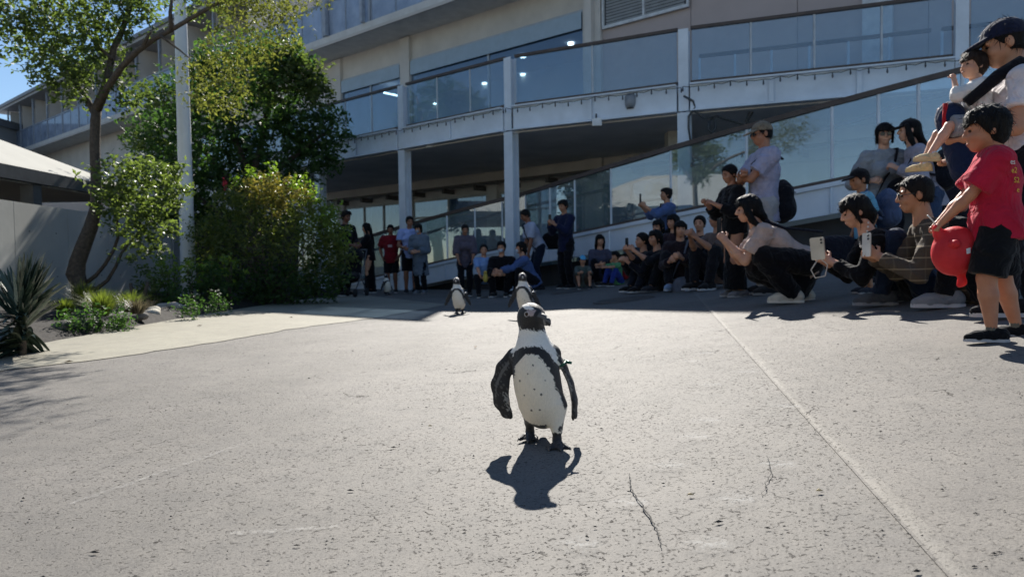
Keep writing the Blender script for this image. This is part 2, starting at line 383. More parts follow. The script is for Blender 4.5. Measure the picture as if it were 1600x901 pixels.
# pale scrapes
def scrape_mat():
    m, n, b = nodes('pale scrape'); b.inputs['Base Color'].default_value = (.5, .49, .46, 1); b.inputs['Roughness'].default_value = .8
    tr = N(n, 'ShaderNodeBsdfTransparent'); mx = N(n, 'ShaderNodeMixShader'); n.links.new(ramp(n, noise(n, 60, 4, .7), [(.45, (0,) * 3), (.68, (.34,) * 3)]), mx.inputs[0])
    n.links.new(tr.outputs[0], mx.inputs[1]); n.links.new(b.outputs[0], mx.inputs[2]); n.links.new(mx.outputs[0], n.nodes['Material Output'].inputs[0]); return m
def scrape(pts, hw, lab):
    A = [G(X, Y - hw) for X, Y in pts]; Bq = [G(X, Y + hw) for X, Y in pts]; n = len(A)
    tag(link('pale_scrape', mesh_np('pale_scrape', [(p.x, p.y, p.z + .004) for p in A + Bq], [(i, i + 1, n + i + 1, n + i) for i in range(n - 1)]), M_scrape), lab, 'scrape', kind='structure')
M_scrape = scrape_mat()
scrape([(360, 835), (420, 832), (470, 829), (530, 824)], 3.2, 'white scrape on the plaza at the lower left')
scrape([(110, 788), (200, 758), (300, 722), (395, 690)], 2.2, 'faint pale streak across the left of the plaza')
# bird marks: thin pale splashes on the concrete
def splash_mat():
    m, n, b = nodes('pale splash'); b.inputs['Base Color'].default_value = (.55, .56, .55, 1); b.inputs['Roughness'].default_value = .8
    tr = N(n, 'ShaderNodeBsdfTransparent'); mx = N(n, 'ShaderNodeMixShader')
    co = N(n, 'ShaderNodeTexCoord').outputs['Object']; ln = N(n, 'ShaderNodeVectorMath', operation='LENGTH'); n.links.new(co, ln.inputs[0])
    f = mth(n, 'MULTIPLY', ramp(n, noise(n, 45, 5, .75), [(.46, (0,) * 3), (.72, (1,) * 3)]), ramp(n, ln.outputs['Value'], [(.012, (.42,) * 3), (.062, (0,) * 3)]))
    n.links.new(f, mx.inputs[0]); n.links.new(tr.outputs[0], mx.inputs[1]); n.links.new(b.outputs[0], mx.inputs[2])
    n.links.new(mx.outputs[0], n.nodes['Material Output'].inputs[0]); return m
M_splash = splash_mat()
for i, (X, Y, s) in enumerate([(1045, 733, 1.0), (985, 792, 1.2), (1150, 788, 1.2), (905, 858, 1.2), (1105, 858, 1.3), (1085, 688, 1.3), (1105, 662, 1.0), (1215, 732, 1.1), (1110, 605, 1.3), (1230, 640, 1.1),
                               (1165, 585, 1.3), (1080, 568, 1.3), (1100, 555, 1.2), (1190, 555, 1.2), (1070, 545, 1.1), (1130, 540, 1.2), (1045, 520, 1.4), (1100, 512, 1.4), (1040, 508, 1.5), (1120, 530, 1.3)]):
    p = G(X, Y); r = 0.065 * s; V = [(0, 0, 0)] + [(r * math.cos(a), r * math.sin(a), 0.120 * .5 * r * math.cos(a)) for a in lin(0, 2 * math.pi, 15)[:-1]]
    me = bpy.data.meshes.new('bird_splash'); me.from_pydata(V, [], [(0, 1 + k, 1 + (k + 1) % 14) for k in range(14)])
    o = link('bird_splash', me, M_splash, None, (p.x, p.y, p.z + 0.014)); tag(o, kind='stuff')
    o['label'] = 'faint white bird splashes on the plaza floor'
# scattered dark grit and husks that lie on the plaza
mb = MB()
for _ in range(520):
    y = 1.15 + 4.6 * rng.random() ** 1.6; x = rng.uniform(-.75, .75) * y; s = rng.uniform(.0012, .0042) * (1.6 if rng.random() < .08 else 1); a = rng.uniform(0, 3.14); z = gz(x) + .005
    ca, sa = math.cos(a) * s * rng.uniform(1, 2.4), math.sin(a) * s; cb, sb = -math.sin(a) * s * .6, math.cos(a) * s * .6
    mb.add([(x - ca, y - sa, z), (x - cb, y - sb, z), (x + ca, y + sa, z), (x + cb, y + sb, z), (x, y, z + s * .7)], [(0, 1, 4), (1, 2, 4), (2, 3, 4), (3, 0, 4)])
tag(mb.build('loose_grit', plain('dark grit', (.05, .045, .04), .9)), 'scattered dark crumbs and husks on the concrete', 'grit', kind='stuff')
for X, Y, lab in ((1280, 771, 'dry tan seed husk lying on the plaza near the joint'), (1079, 777, 'pale straw bit lying on the plaza right of the long crack'), (672, 668, 'tiny white scrap on the plaza left of the penguin')):
    p = G(X, Y); m_ = MB(True); m_.tube([(-.007, 0, .003), (0, .002, .004), (.008, 0, .003)], [.001, .0032, .0012], 6)
    tag(m_.build('plant_scrap', plain('dry husk', (.5, .4, .22), .7)), lab, 'scrap').location = (p.x, p.y, p.z + .005)
# manhole covers
def manhole(X, Y, r, lab):
    p = G(X, Y); t = thing('manhole_cover', lab, 'manhole cover', (p.x, p.y, p.z + .006))
    t.rotation_euler = (0, -math.atan(.09), 0)
    MB().lathe([(r + .05, -.01), (r + .05, .004), (r + .012, .004), (r + .012, -.01)], seg=40).build('rim', plain('iron rim', (.10, .10, .10), .6), t)
    MB().lathe([(r, -.01), (r, .002)], seg=40).build('lid', plain('iron lid', (.05, .05, .052), .55, bmp=.4), t)
    k = MB()
    for i in range(-5, 6):
        h = math.sqrt(max(0, r * r * .85 - (i * r / 6) ** 2)); k.box((-h, i * r / 6 - .012, .002), (h, i * r / 6 + .012, .006))
    k.build('tread_ribs', plain('iron ribs', (.08, .08, .082), .5), t)
manhole(979, 468, .37, 'dark round manhole cover in the shade behind the penguins')
manhole(893, 456, .33, 'fainter manhole cover farther back near the sitting crowd')

# ------------------------------------------------------------------ the building
UX, NX = Vector((-.765, .644, 0)), Vector((.644, .765, 0)); B0 = Vector((0.03, 16.4, 0))
def bp(t, q, z=0.0): p = B0 + UX * t + NX * q; return Vector((p.x, p.y, z))
def slab(mb, t0, t1, q0, q1, z0, z1):
    c = [bp(t0, q0), bp(t1, q0), bp(t1, q1), bp(t0, q1)][::-1]
    return mb.prism([(p.x, p.y) for p in c], z0, z1)
QW = 4.8
M_wall = plain('beige render', (.60, .57, .535), .85, 1.2, .10, bmp=.1)
M_conc = plain('weathered slab edge', (.58, .575, .555), .85, 2.5, .12, bmp=.2)
M_soff = plain('soffit', (.50, .475, .445), .9, .8, .08)
M_steel = plain('pale painted steel', (.70, .76, .83), .45, 2.0, .10, bmp=.05)
M_pink = plain('pinkish wall panel', (.47, .39, .37), .75, .9, .07)
M_rail = plain('brown rail cap', (.085, .062, .052), .5, 6, .2)
M_frame = plain('aluminium frame', (.40, .43, .46), .4, 4, .1, metal=.3)
M_dark = plain('dark frame', (.06, .065, .07), .5, 4, .15)
M_blind = plain('pale blue blind', (.36, .46, .55), .7, 3, .08)
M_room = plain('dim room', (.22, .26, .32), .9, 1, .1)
M_win = glass('window glass', (.66, .78, .88), .11, .75)
M_bal = glass('balustrade glass', (.76, .85, .90), .08, .62, body=(.50, .58, .66), bodyfac=.13)
M_rampg = glass('ramp glass', (.76, .85, .88), .20, .62, body=(.50, .58, .62), bodyfac=.13)
M_frost = glass('frosted panel', (.45, .54, .64), .08, .5, .08, body=(.50, .60, .76), bodyfac=.42)
M_glow = emit('lamp and reflection glow', (1, .93, .8), 5.0)
BL = bp(0, 0)
BLD = thing('terrace_building', 'long beige building with glass balconies on steel columns, behind the crowd', 'building', BL)
def bpart(mb, name, mat, parent=None): return mb.build(name, mat, parent or BLD, BL if parent is None or parent == BLD else (parent['_o'] if '_o' in parent else BL))
# ground floor and upper walls
for t0, t1, z0, z1, nm in ((-14, 52, 2.95, 4.0, 'wall'), (9.0, 52, 7.98, 8.86, 'wall'), (.6, 9.0, 7.98, 8.86, 'wall'), (13.2, 52, 4.2, 7.98, 'wall'), (15.2, 52, 0, 2.95, 'wall')):
    bpart(slab(MB(), t0, t1, QW, QW + .3, z0, z1), nm, M_wall)
bpart(slab(MB(), .55, 1.15, QW - .12, QW + .2, 0, 8.86), 'pilaster', M_wall)
bpart(slab(MB(), .75, .98, QW - .3, QW - .122, 4.2, 10.2), 'pilaster', M_wall)
for t in (8.9, 12.95): bpart(slab(MB(), t - .25, t + .25, QW - .14, QW + .2, 4.2, 8.8), 'pilaster', M_wall)
for t in (-2.3, 4.8, 8.9, 12.9): bpart(slab(MB(), t - .22, t + .22, QW - .12, QW + .2, 0, 3.3), 'pier', M_wall)
bpart(slab(MB(), -6.95, -6.35, QW - .16, QW - .02, 4.2, 10.2), 'pilaster', plain('white pier', (.62, .63, .64), .6))
for i in range(6):
    t1 = .54 - i * 2.72; bpart(slab(MB(), t1 - 2.705, t1, QW, QW + .2, 4.2, 10.3), 'wall_panel', M_pink)
bpart(slab(MB(), -15.8, .5, QW + .22, QW + .4, 0, 10.2), 'wall', M_wall)
# louvred vent high on the pink wall
lv = bpart(slab(MB(), -2.1, .45, QW - .05, QW - .006, 7.28, 8.75), 'louvre', M_dark)
for k in range(16):
    z = 7.36 + k * .085; m_ = MB(); m_.beam(bp(.38, QW - .07, z) , bp(-2.03, QW - .07, z), .012, .06, (0, -.6, .8)); m_.build('blade', M_frame, lv, BL)
m_ = MB()
for z in (7.28, 8.75): slab(m_, -2.16, .5, QW - .12, QW - .052, z - .04, z + .04)
for t in (-2.13, -.83, .47): slab(m_, t - .03, t + .03, QW - .12, QW - .052, 7.325, 8.705)
m_.build('frame', plain('white frame', (.62, .64, .66), .5), lv, BL)
# first-floor windows: frame > panes, blind
def window(t0, t1, z0, z1, q, cols, transom=None, blind=None, fm=M_frame, gm=M_win, thick=.07):
    m_ = MB()
    for z in ([z0, z1] + ([transom] if transom else [])): slab(m_, t0, t1, q - thick, q, z - thick / 2, z + thick / 2)
    ts = lin(t0, t1, cols + 1); zs = [z0 + thick / 2, (transom - thick / 2) if transom else z1 - thick / 2]
    for t in ts: slab(m_, t - thick / 2, t + thick / 2, q - thick - .004, q + .004, z0 + thick / 2 + .002, z1 - thick / 2 - .002)
    wnd = bpart(m_, 'window', fm)
    for a, b in zip(ts, ts[1:]):
        for (c, d) in ([(z0, transom), (transom, z1)] if transom else [(z0, z1)]):
            slab(MB(), a + thick / 2, b - thick / 2, q - thick * .6, q - thick * .4, c + thick / 2, d - thick / 2).build('pane', gm, wnd, BL)
    if blind: slab(MB(), t0 + .04, t1 - .04, q - .13, q - .10, blind, z1 - .05).build('blind', M_blind, wnd, BL)
    return wnd
window(1.16, 8.64, 4.25, 7.95, QW, 2, None, 7.42)
window(9.16, 12.7, 4.25, 7.95, QW, 2, None, 7.45)
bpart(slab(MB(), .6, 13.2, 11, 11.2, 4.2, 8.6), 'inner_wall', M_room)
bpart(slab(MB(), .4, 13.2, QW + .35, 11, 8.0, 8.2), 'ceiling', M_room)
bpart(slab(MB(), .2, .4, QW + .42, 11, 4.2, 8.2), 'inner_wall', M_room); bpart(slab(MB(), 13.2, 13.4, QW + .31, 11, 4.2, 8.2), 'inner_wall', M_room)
for X, Y in ((757, 132), (709, 147), (817, 90), (817, 118), (815, 147), (881, 110), (892, 70)):       # lit ceiling lamps inside
    v = ray(X, Y); p = Vector((0, 0, CAMZ)) + v * ((7.93 - CAMZ) / v.z)
    rel = p - B0; q = rel.dot(NX); t = rel.dot(UX)
    if not (5.3 < q < 10.6): q = min(10.4, max(5.4, q))
    c = bp(t, q, 7.95); m_ = MB().lathe([(.10, -.02), (.10, .04)], (c.x, c.y, c.z), 14); bpart(m_, 'ceiling_lamp', M_glow)
for a, b in (((600, 145), (624, 150)), ((678, 162), (735, 173))):
    pa, pb = [Vector((0, 0, CAMZ)) + ray(*c) * ((7.6 - CAMZ) / ray(*c).z) for c in (a, b)]
    bpart(MB().beam(pa, pb, .10, .05), 'strip_reflection', M_glow)  # glowing bars stand for a strip light's reflection in the panes
# ground-floor shopfront under the balcony
for t0, t1, c in ((-2.0, 4.5, 4), (5.05, 8.65, 2), (9.15, 12.65, 3)):
    window(t0, t1, .12, 2.9, QW, c, 2.3 if t0 < 9 else None, None, plain('shop frame', (.42, .42, .40), .5))
window(13.2, 17.0, .12, 2.9, QW, 3, 2.3)
bpart(slab(MB(), -2.3, 18, 8.2, 8.4, 0, 4), 'inner_wall', plain('shop wall', (.62, .57, .48), .9, .7, .3))
for t in (0.2, 2.1, 6.9, 10.4, 11.5): bpart(slab(MB(), t, t + .7, QW + .3, QW + .34, .2, 2.85), 'curtain', plain('pale curtain', (.55, .52, .44), .9, 3, .12))
for t0, t1, z in ((8.2, 9.9, 2.62), (5.4, 6.9, 2.75)):                                              # wavy pelmets
    m_ = MB(); n = 40; top = [bp(t0 + (t1 - t0) * k / n, QW + .12, z + .3) for k in range(n + 1)]
    bot = [bp(t0 + (t1 - t0) * k / n, QW + .12 + .02 * math.sin(k), z - .07 * abs(math.sin(k * .55))) for k in range(n + 1)]
    v = top + bot + [p + NX * .012 for p in top] + [p + NX * .012 for p in bot]; N1 = n + 1
    m_.add(v, [(k, k + 1, N1 + k + 1, N1 + k) for k in range(n)] + [(2 * N1 + k, 3 * N1 + k, 3 * N1 + k + 1, 2 * N1 + k + 1) for k in range(n)] + [(N1 + k, N1 + k + 1, 3 * N1 + k + 1, 3 * N1 + k) for k in range(n)])
    bpart(m_, 'pelmet', plain('pelmet cloth', (.30, .32, .33), .9))
m_ = MB(); slab(m_, -12, 15, QW - .5, QW - .42, 3.18, 3.26)
for t in lin(-11, 14, 18): slab(m_, t - .05, t + .05, QW - .52, QW - .004, 3.02, 3.175)
bpart(m_, 'service_pipe', plain('dark pipe', (.10, .09, .085), .6))
# balcony line: straight on the left, bending to the right of the column in the middle
BLN = [bp(15, 0), bp(11.3, 0), bp(7.5, 0), bp(3.7, 0), bp(0, 0), Vector((3.6, 14.6, 0)), Vector((8.2, 12.9, 0)), Vector((13.0, 11.3, 0))]
BK = [bp(15, QW), bp(-14, QW)]
poly = [(p.x, p.y) for p in BLN] + [(p.x, p.y) for p in BK[::-1]]
bpart(MB().prism(poly, 4.02, 4.2), 'balcony_deck', M_soff)
bpart(MB().prism(poly, 3.62, 3.66), 'balcony_soffit', plain('shaded soffit board', (.80, .79, .78), .9, .8, .12))
def offs(p, q, s):                                      # outward shift of a segment by s (towards the plaza)
    d = (q - p).normalized(); n = Vector((d.y, -d.x, 0)); n = -n if n.y > 0 else n
    return n * s
glass_h = (4.30, 5.30)
for i, (p, q) in enumerate(zip(BLN, BLN[1:])):
    o = offs(p, q, .09); d = (q - p).normalized(); L = (q - p).length; a, b = p + d * .13, q - d * .13
    bpart(MB().beam(a + o + Vector((0, 0, 3.925)), b + o + Vector((0, 0, 3.925)), .10, .50), 'edge_beam', M_steel)
    bpart(MB().beam(a + o * 1.5 + Vector((0, 0, 4.19)), b + o * 1.5 + Vector((0, 0, 4.19)), .2, .03).beam(a + o * 1.5 + Vector((0, 0, 3.66)), b + o * 1.5 + Vector((0, 0, 3.66)), .2, .025), 'beam_flange', M_steel)
    ns = 2 if L < 4.5 else 3
    for k in range(1, ns): c = a.lerp(b, k / ns) + o * 1.95; bpart(MB().beam(c + Vector((0, 0, 3.69)), c + Vector((0, 0, 4.16)), .03, .09, d), 'stiffener', M_steel)
    bpart(MB().beam(a + Vector((0, 0, 5.36)), b + Vector((0, 0, 5.36)), .09, .06), 'handrail', M_rail)
    bpart(MB().beam(a + Vector((0, 0, 4.265)), b + Vector((0, 0, 4.265)), .07, .06), 'bottom_rail', M_rail)
    np_ = 3 if i < 4 else (2 if i == 4 else 4)
    for k in range(np_):
        c, e = a.lerp(b, k / np_) + d * .02, a.lerp(b, (k + 1) / np_) - d * .02
        bpart(MB().beam(c + Vector((0, 0, 4.815)), e + Vector((0, 0, 4.815)), .014, 1.03), 'glass_panel', M_bal)
        if k: bpart(MB().beam(a.lerp(b, k / np_) + Vector((0, 0, 4.30)), a.lerp(b, k / np_) + Vector((0, 0, 5.325)), .034, .034), 'rail_post', plain('light rail post', (.52, .55, .58), .45))
    if i >= 5:                                          # a second rail along the back of the terrace walk
        n_ = offs(p, q, -1.9)
        bpart(MB().beam(a + n_ + Vector((0, 0, 5.3)), b + n_ + Vector((0, 0, 5.3)), .09, .07), 'rear_handrail', M_rail)
        for k in range(6):
            c = a.lerp(b, k / 6) + n_; bpart(MB().beam(c + Vector((0, 0, 4.2)), c + Vector((0, 0, 5.26)), .04, .04), 'rear_post', M_steel)
for p in BLN[1:]:                                       # H-section columns standing up through the balcony edge
    d = NX if p.x < .5 else Vector((.4, .9, 0)).normalized(); s_ = Vector((-d.y, d.x, 0)); m_ = MB(); g = gz(p.x)
    for z0, z1, k in ((g, 3.645, 1.0), (3.67, 5.33, .82)):
        for sgn in (-1, 1): m_.beam(p + d * .105 * sgn + Vector((0, 0, z0)), p + d * .105 * sgn + Vector((0, 0, z1)), .25 * k, .022, d)
        m_.beam(p + Vector((0, 0, z0)), p + Vector((0, 0, z1)), .018, .185, d)
    bpart(m_, 'column', M_steel)
    bpart(MB().beam(p + Vector((0, 0, g - .02)), p + Vector((0, 0, g + .012)), .42, .42, d), 'base_plate', M_steel)
# party-light string under the balcony lip
LS = thing('light_string', 'string of small dark bulbs hung along the pale balcony beam', 'string lights', BL)
wire = MB(); bulb = MB(True).tube([(0, 0, .02), (0, 0, -.01), (0, 0, -.045), (0, 0, -.075)], [.010, .013, .018, .008], 7).mesh('bulb')
M_bulb = plain('dark bulb', (.05, .055, .07), .3)
for i, (p, q) in enumerate(zip(BLN[2:], BLN[3:])):
    o = offs(p, q, .27); L = (q - p).length; n = int(L / .29); pts = []
    for k in range(n + 1):
        c = p.lerp(q, k / n) + o + Vector((0, 0, 4.13 + .02 * math.sin(k * 1.7 + i)))
        pts += [c]
        if k < n: pts += [p.lerp(q, (k + .5) / n) + o + Vector((0, 0, 4.105))]
        link('bulb', bulb, M_bulb, LS, c - BL + Vector((0, 0, -.03)))
    wire.tube(pts, .007, 5)
wire.build('cable', M_dark, LS, BL)
# small fittings on the beam
def floodlight(X, Y, d, lab, m=plain('white fitting', (.75, .76, .76), .4)):
    p = P(X, Y, d); t = thing('floodlight', lab, 'floodlight', p)
    MB().box((-.10, -.10, -.16), (.10, -.03, .0)).box((-.085, -.105, -.145), (.085, -.1005, -.015)).build('lamp_head', m, t)
    MB().tube([(0, -.03, -.05), (0, .05, .02), (0, .05, .12)], .018, 6).build('bracket', M_dark, t)
    return t
floodlight(932, 186, 15.1, 'small white floodlight hung under the middle of the balcony beam')
floodlight(944, 181, 15.2, 'smaller white lamp right beside the white floodlight').scale = (.5, .5, .5)
floodlight(672, 226, 18.0, 'pale floodlight under the balcony beam left of the middle column').scale = (.8, .8, .5)
for X, lab in ((985, 'left one of two round loudspeakers on the balcony beam'), (1006, 'right one of two round loudspeakers on the balcony beam')):
    p = P(X, 157, 14.85); t = thing('loudspeaker', lab, 'loudspeaker', p)
    MB().lathe([(.05, -.16), (.10, -.14), (.12, -.06), (.12, .08), (.08, .13), (.03, .14)], seg=14).build('speaker_body', plain('grey speaker', (.25, .27, .30), .5), t)
    MB().lathe([(.085, -.175), (.085, -.162)], seg=14).build('speaker_grille', M_dark, t)
p = P(1043, 163, 14.6); t = thing('junction_box', 'white upright box fixed to the beam beside the bend column', 'box', p)
MB().box((-.09, -.06, -.22), (.09, .06, .22)).build('box_case', plain('white box', (.72, .75, .78), .5), t); MB().box((-.07, -.066, -.19), (.07, -.0605, .19)).build('box_lid', plain('white lid', (.66, .7, .74), .5), t)
p = P(1058, 216, 16.5); t = thing('cabinet', 'cream cabinet with red side below the terrace behind the bend column', 'cabinet', p)
MB().box((-.25, -.2, -.4), (.25, .2, .4)).build('cabinet_case', plain('cream case', (.55, .52, .46), .6), t); MB().box((.13, -.206, -.3), (.24, -.2005, .25)).build('red_panel', plain('red panel', (.35, .05, .04), .5), t)
t = thing('cable_bundle', 'black cables sagging around the bend column under the terrace', 'cables', P(1075, 160, 14.4))
o = t.location
for pts in ([(1068, 150), (1083, 158), (1086, 168), (1076, 182), (1076, 200), (1080, 228)], [(1083, 172), (1100, 185), (1120, 182), (1165, 196), (1180, 168), (1200, 160)], [(1108, 190), (1106, 202), (1112, 208), (1118, 200), (1116, 186), (1110, 186)], [(1180, 198), (1166, 190), (1172, 172), (1196, 168)]):
    MB(True).tube([P(X, Y, 14.25 + .02 * i) for i, (X, Y) in enumerate(pts)], .022, 6).build('cable', M_dark, t, o)
# second floor: slab, walls, frosted balcony panels, posts and the roof
bpart(slab(MB(), 0.6, 52, 3.4, 9, 8.86, 9.16), 'floor_slab', M_conc)
bpart(slab(MB(), 0.6, 52, 3.32, 3.398, 8.80, 8.90), 'drip_edge', M_soff)
bpart(slab(MB(), 6, 52, 6.6, 6.8, 9.16, 12.2), 'wall', M_wall)
for t in lin(8, 50, 15): window(t - 1.05, t + 1.05, 9.3, 11.6, 6.59, 2, None, None)
bpart(slab(MB(), 17.6, 52.3, 3.1, 10, 12.25, 12.5), 'roof_slab', plain('roof edge', (.40, .41, .42), .7, 2, .15))
bpart(slab(MB(), 17.6, 52.3, 2.98, 3.098, 12.40, 12.60), 'gutter', plain('gutter', (.22, .23, .25), .5))
t = 3.76; k = 0
M_post = plain('grey blue post', (.30, .34, .40), .5)
while t < 51:
    if t > 2: bpart(slab(MB(), t - .05, t + .05, 3.41, 3.51, 9.16, 12.25 if t > 17.6 else 10.44), 'balcony_post', M_post)
    for j in range(2):
        a, b = t + j * 1.35 + .06, t + (j + 1) * 1.35 - (.06 if j else .005)
        bpart(slab(MB(), a, b, 3.44, 3.465, 9.162, 10.40), 'balcony_panel', M_frost)
        bpart(slab(MB(), b, b + .03, 3.42, 3.49, 9.16, 10.40), 'panel_post', M_post)
    t += 2.76; k += 1
for t in lin(9.3, 50.7, 16): bpart(slab(MB(), t - .04, t + .04, 3.6, 6.58, 9.16, 12.2), 'partition', M_wall)
for t in (9.55, 11.7): bpart(slab(MB(), t - .07, t + .07, 3.38, 3.40 - .001, 9.16, 10.7).prism([(p.x, p.y) for p in [bp(t - .07, 3.25), bp(t + .07, 3.25), bp(t + .07, 3.379), bp(t - .07, 3.379)][::-1]], 9.16, 11.3), 'balcony_post', M_post)
bpart(slab(MB(), 3.6, 51.5, 3.405, 3.515, 10.40, 10.47), 'balcony_rail', M_post)
bpart(slab(MB(), 2.0, 52, 9, 9.3, 0, 14.0), 'rear_wall', M_wall)
# unseen roof added over the right half, its edge shaped for the plaza shadow
cot = 1 / math.tan(SUN_EL); CZ = 10.4
sh = [G(640, 475), G(760, 480), G(900, 483), G(1000, 485.5), G(1110, 488.5), G(1270, 490), G(1420, 489), G(1600, 487)]
cp = [s + Vector((math.sin(SUN_AZ), math.cos(SUN_AZ), 0)) * (CZ - s.z) * cot for s in sh]
front = [(p.x, p.y) for p in cp] + [(6.0, cp[-1].y - 1.2), (13, cp[-1].y - 4)]
bpart(MB().prism([(x, y) for x, y in front] + [(16, 30), (front[0][0], 31)], CZ - .35, CZ), 'added_shadow_roof', M_conc)
bpart(slab(MB(), -9, .9, QW + .45, QW + .65, 7, CZ - .352), 'rear_wall', M_wall)
bpart(MB().prism([(p[0], p[1]) for p in [bp(-15.5, 5.4), bp(-15.5, 10), bp(-9, 10), bp(-9, 5.4)]], 0, CZ - .352), 'side_wall', M_wall)

# ------------------------------------------------------------------ the ramp with its glass balustrade
RL = [(-6.2, 21.9, .95), (-4.4, 20.3, 1.37), (-1.66, 18.3, 1.93), (.35, 16.75, 2.28), (1.38, 15.2, 2.44), (2.95, 13.0, 2.69), (5.0, 11.0, 3.02), (6.5, 10.2, 3.30), (9.0, 9.3, 3.75)]
RB = Vector((1.4, 15.2, 0)); RMP = thing('access_ramp', 'long white walkway ramp with glass sides and brown handrail rising to the right', 'ramp', RB)
def rpart(mb, name, mat): return mb.build(name, mat, RMP, RB)
def rl(s):                                              # point and handrail height along the ramp, smooth between the given points
    i = max(0, min(len(RL) - 2, int(s))); t = s - i; a, b = RL[i], RL[i + 1]
    p0 = Vector(RL[max(0, i - 1)]); p1, p2 = Vector(a), Vector(b); p3 = Vector(RL[min(len(RL) - 1, i + 2)])
    return .5 * ((2 * p1) + (p2 - p0) * t + (2 * p0 - 5 * p1 + 4 * p2 - p3) * t * t + (3 * p1 - p0 - 3 * p2 + p3) * t ** 3)
SS = lin(0, 8, 49)
def band(z0, z1, w0, w1, name, mat):                    # a swept bar along the ramp (w = sideways offset towards the plaza)
    V = []
    for s in SS:
        p = rl(s); d = (rl(min(8, s + .05)) - rl(max(0, s - .05))); n = Vector((d.y, -d.x, 0)).normalized(); n = n if n.y < 0 else -n
        for w_, z_ in ((w0, z0), (w1, z0), (w1, z1), (w0, z1)): V.append((p.x + n.x * w_, p.y + n.y * w_, max(gz(p.x) - .02, p.z + z_)))
    F = [(4 * i + a, 4 * i + (a + 1) % 4, 4 * i + 4 + (a + 1) % 4, 4 * i + 4 + a) for i in range(len(SS) - 1) for a in range(4)] + [(3, 2, 1, 0), tuple(4 * (len(SS) - 1) + a for a in range(4))]
    return rpart(MB().add(V, F), name, mat)
band(-.05, .03, -.045, .045, 'handrail', M_rail)
band(-1.23, -1.17, -.05, .05, 'bottom_rail', M_rail)
band(-1.30, -1.232, -.05, .14, 'fascia_cap', M_steel)
band(-1.72, -1.302, 0, .09, 'fascia', plain('ramp fascia', (.74, .80, .87), .45, 2, .08))
band(-1.38, -1.305, -1.7, -.002, 'deck', M_conc)
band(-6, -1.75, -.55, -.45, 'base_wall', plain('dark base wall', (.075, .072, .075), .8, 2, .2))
GS = [0, .5, 1, 1.33, 1.67, 2, 2.33, 2.67, 3, 3.5, 4, 4.45, 5, 5.5, 6, 6.35, 6.7, 7, 7.4, 8]
for s0, s1 in zip(GS, GS[1:]):
    p, q = rl(s0), rl(s1); d = (q - p).normalized() * .02; p = p + d; q = q - d
    n = Vector((q.y - p.y, p.x - q.x, 0)).normalized() * .007
    rpart(MB().hexa([p - n + Vector((0, 0, -1.165)), p + n + Vector((0, 0, -1.165)), q + n + Vector((0, 0, -1.165)), q - n + Vector((0, 0, -1.165)), p - n - Vector((0, 0, .055)), p + n - Vector((0, 0, .055)), q + n - Vector((0, 0, .055)), q - n - Vector((0, 0, .055))]), 'glass_panel', M_rampg)
    c = rl(s0); rpart(MB().beam(c + Vector((0, 0, -1.168)), c + Vector((0, 0, -.055)), .04, .04), 'post', M_steel)
    if s0 >= 1: rpart(MB().beam(c + Vector((-.06, -.09, -1.70)), c + Vector((-.06, -.09, -1.31)), .03, .06), 'stiffener', M_steel)
band(-.05, .02, -1.66, -1.6, 'rear_handrail', M_rail)
# ------------------------------------------------------------------ planted bed, walls and shelter on the left
M_soil = plain('dark soil', (.022, .018, .015), .95, 14, .5, bmp=1.0, bscale=25)
be = resample(bed_edge, 70); far = [(x - 9.5 - .1 * y, y + .6) for x, y in be]
def bedh(t, x, y):
    u = t * 9.5; h = .10 * min(1, u / .25) + .06 * min(1, u / 1.5)
    return h + .035 * math.sin(x * 7.1 + y * 3.3) * math.sin(y * 6.1 - x * 2) * min(1, u / .3) - .012
sheet('garden_soil', be, far, M_soil, 0.0, 60, 'dark planted soil bed beside the footpath', 'soil', None, bedh)
M_boardconc = plain('board concrete', (.52, .515, .485), .85, .9, .13, bmp=.12, bscale=18)
gw = thing('garden_wall', 'grey concrete garden wall behind the small tree', 'wall', (-7.3, 11, 0))
W0, W1 = Vector((-6.9, 6.0, 0)), Vector((-7.8, 16.2, 0)); wd = (W1 - W0).normalized(); wn = Vector((wd.y, -wd.x, 0))
for i in range(7):                                      # cast bays with open joints between them
    a = W0 + wd * (1.457 * i + .006); b = W0 + wd * (1.457 * (i + 1) - .006)
    MB().prism([(p.x, p.y) for p in (a, b, b - wn * .2, a - wn * .2)], 0, 1.62).build('wall_bay', M_boardconc, gw, gw.location)
MB().prism([(p.x, p.y) for p in (W0 - wn * .03, W1 - wn * .03, W1 - wn * .17, W0 - wn * .17)], 0, 1.60).build('wall_core', plain('dark joint grey', (.16, .16, .155), .9), gw, gw.location)  # darker grey core that shows in the open joints
mb = MB(True)
for i in range(7):
    for z in (.5, 1.2):
        for f in (.25, .75):
            c = W0 + wd * (1.457 * (i + f)) + wn * .001; mb.tube([c + Vector((0, 0, z)), c + wn * .004 + Vector((0, 0, z))], .014, 8)
mb.build('tie_hole', plain('tie hole', (.18, .18, .17), .9), gw, gw.location)
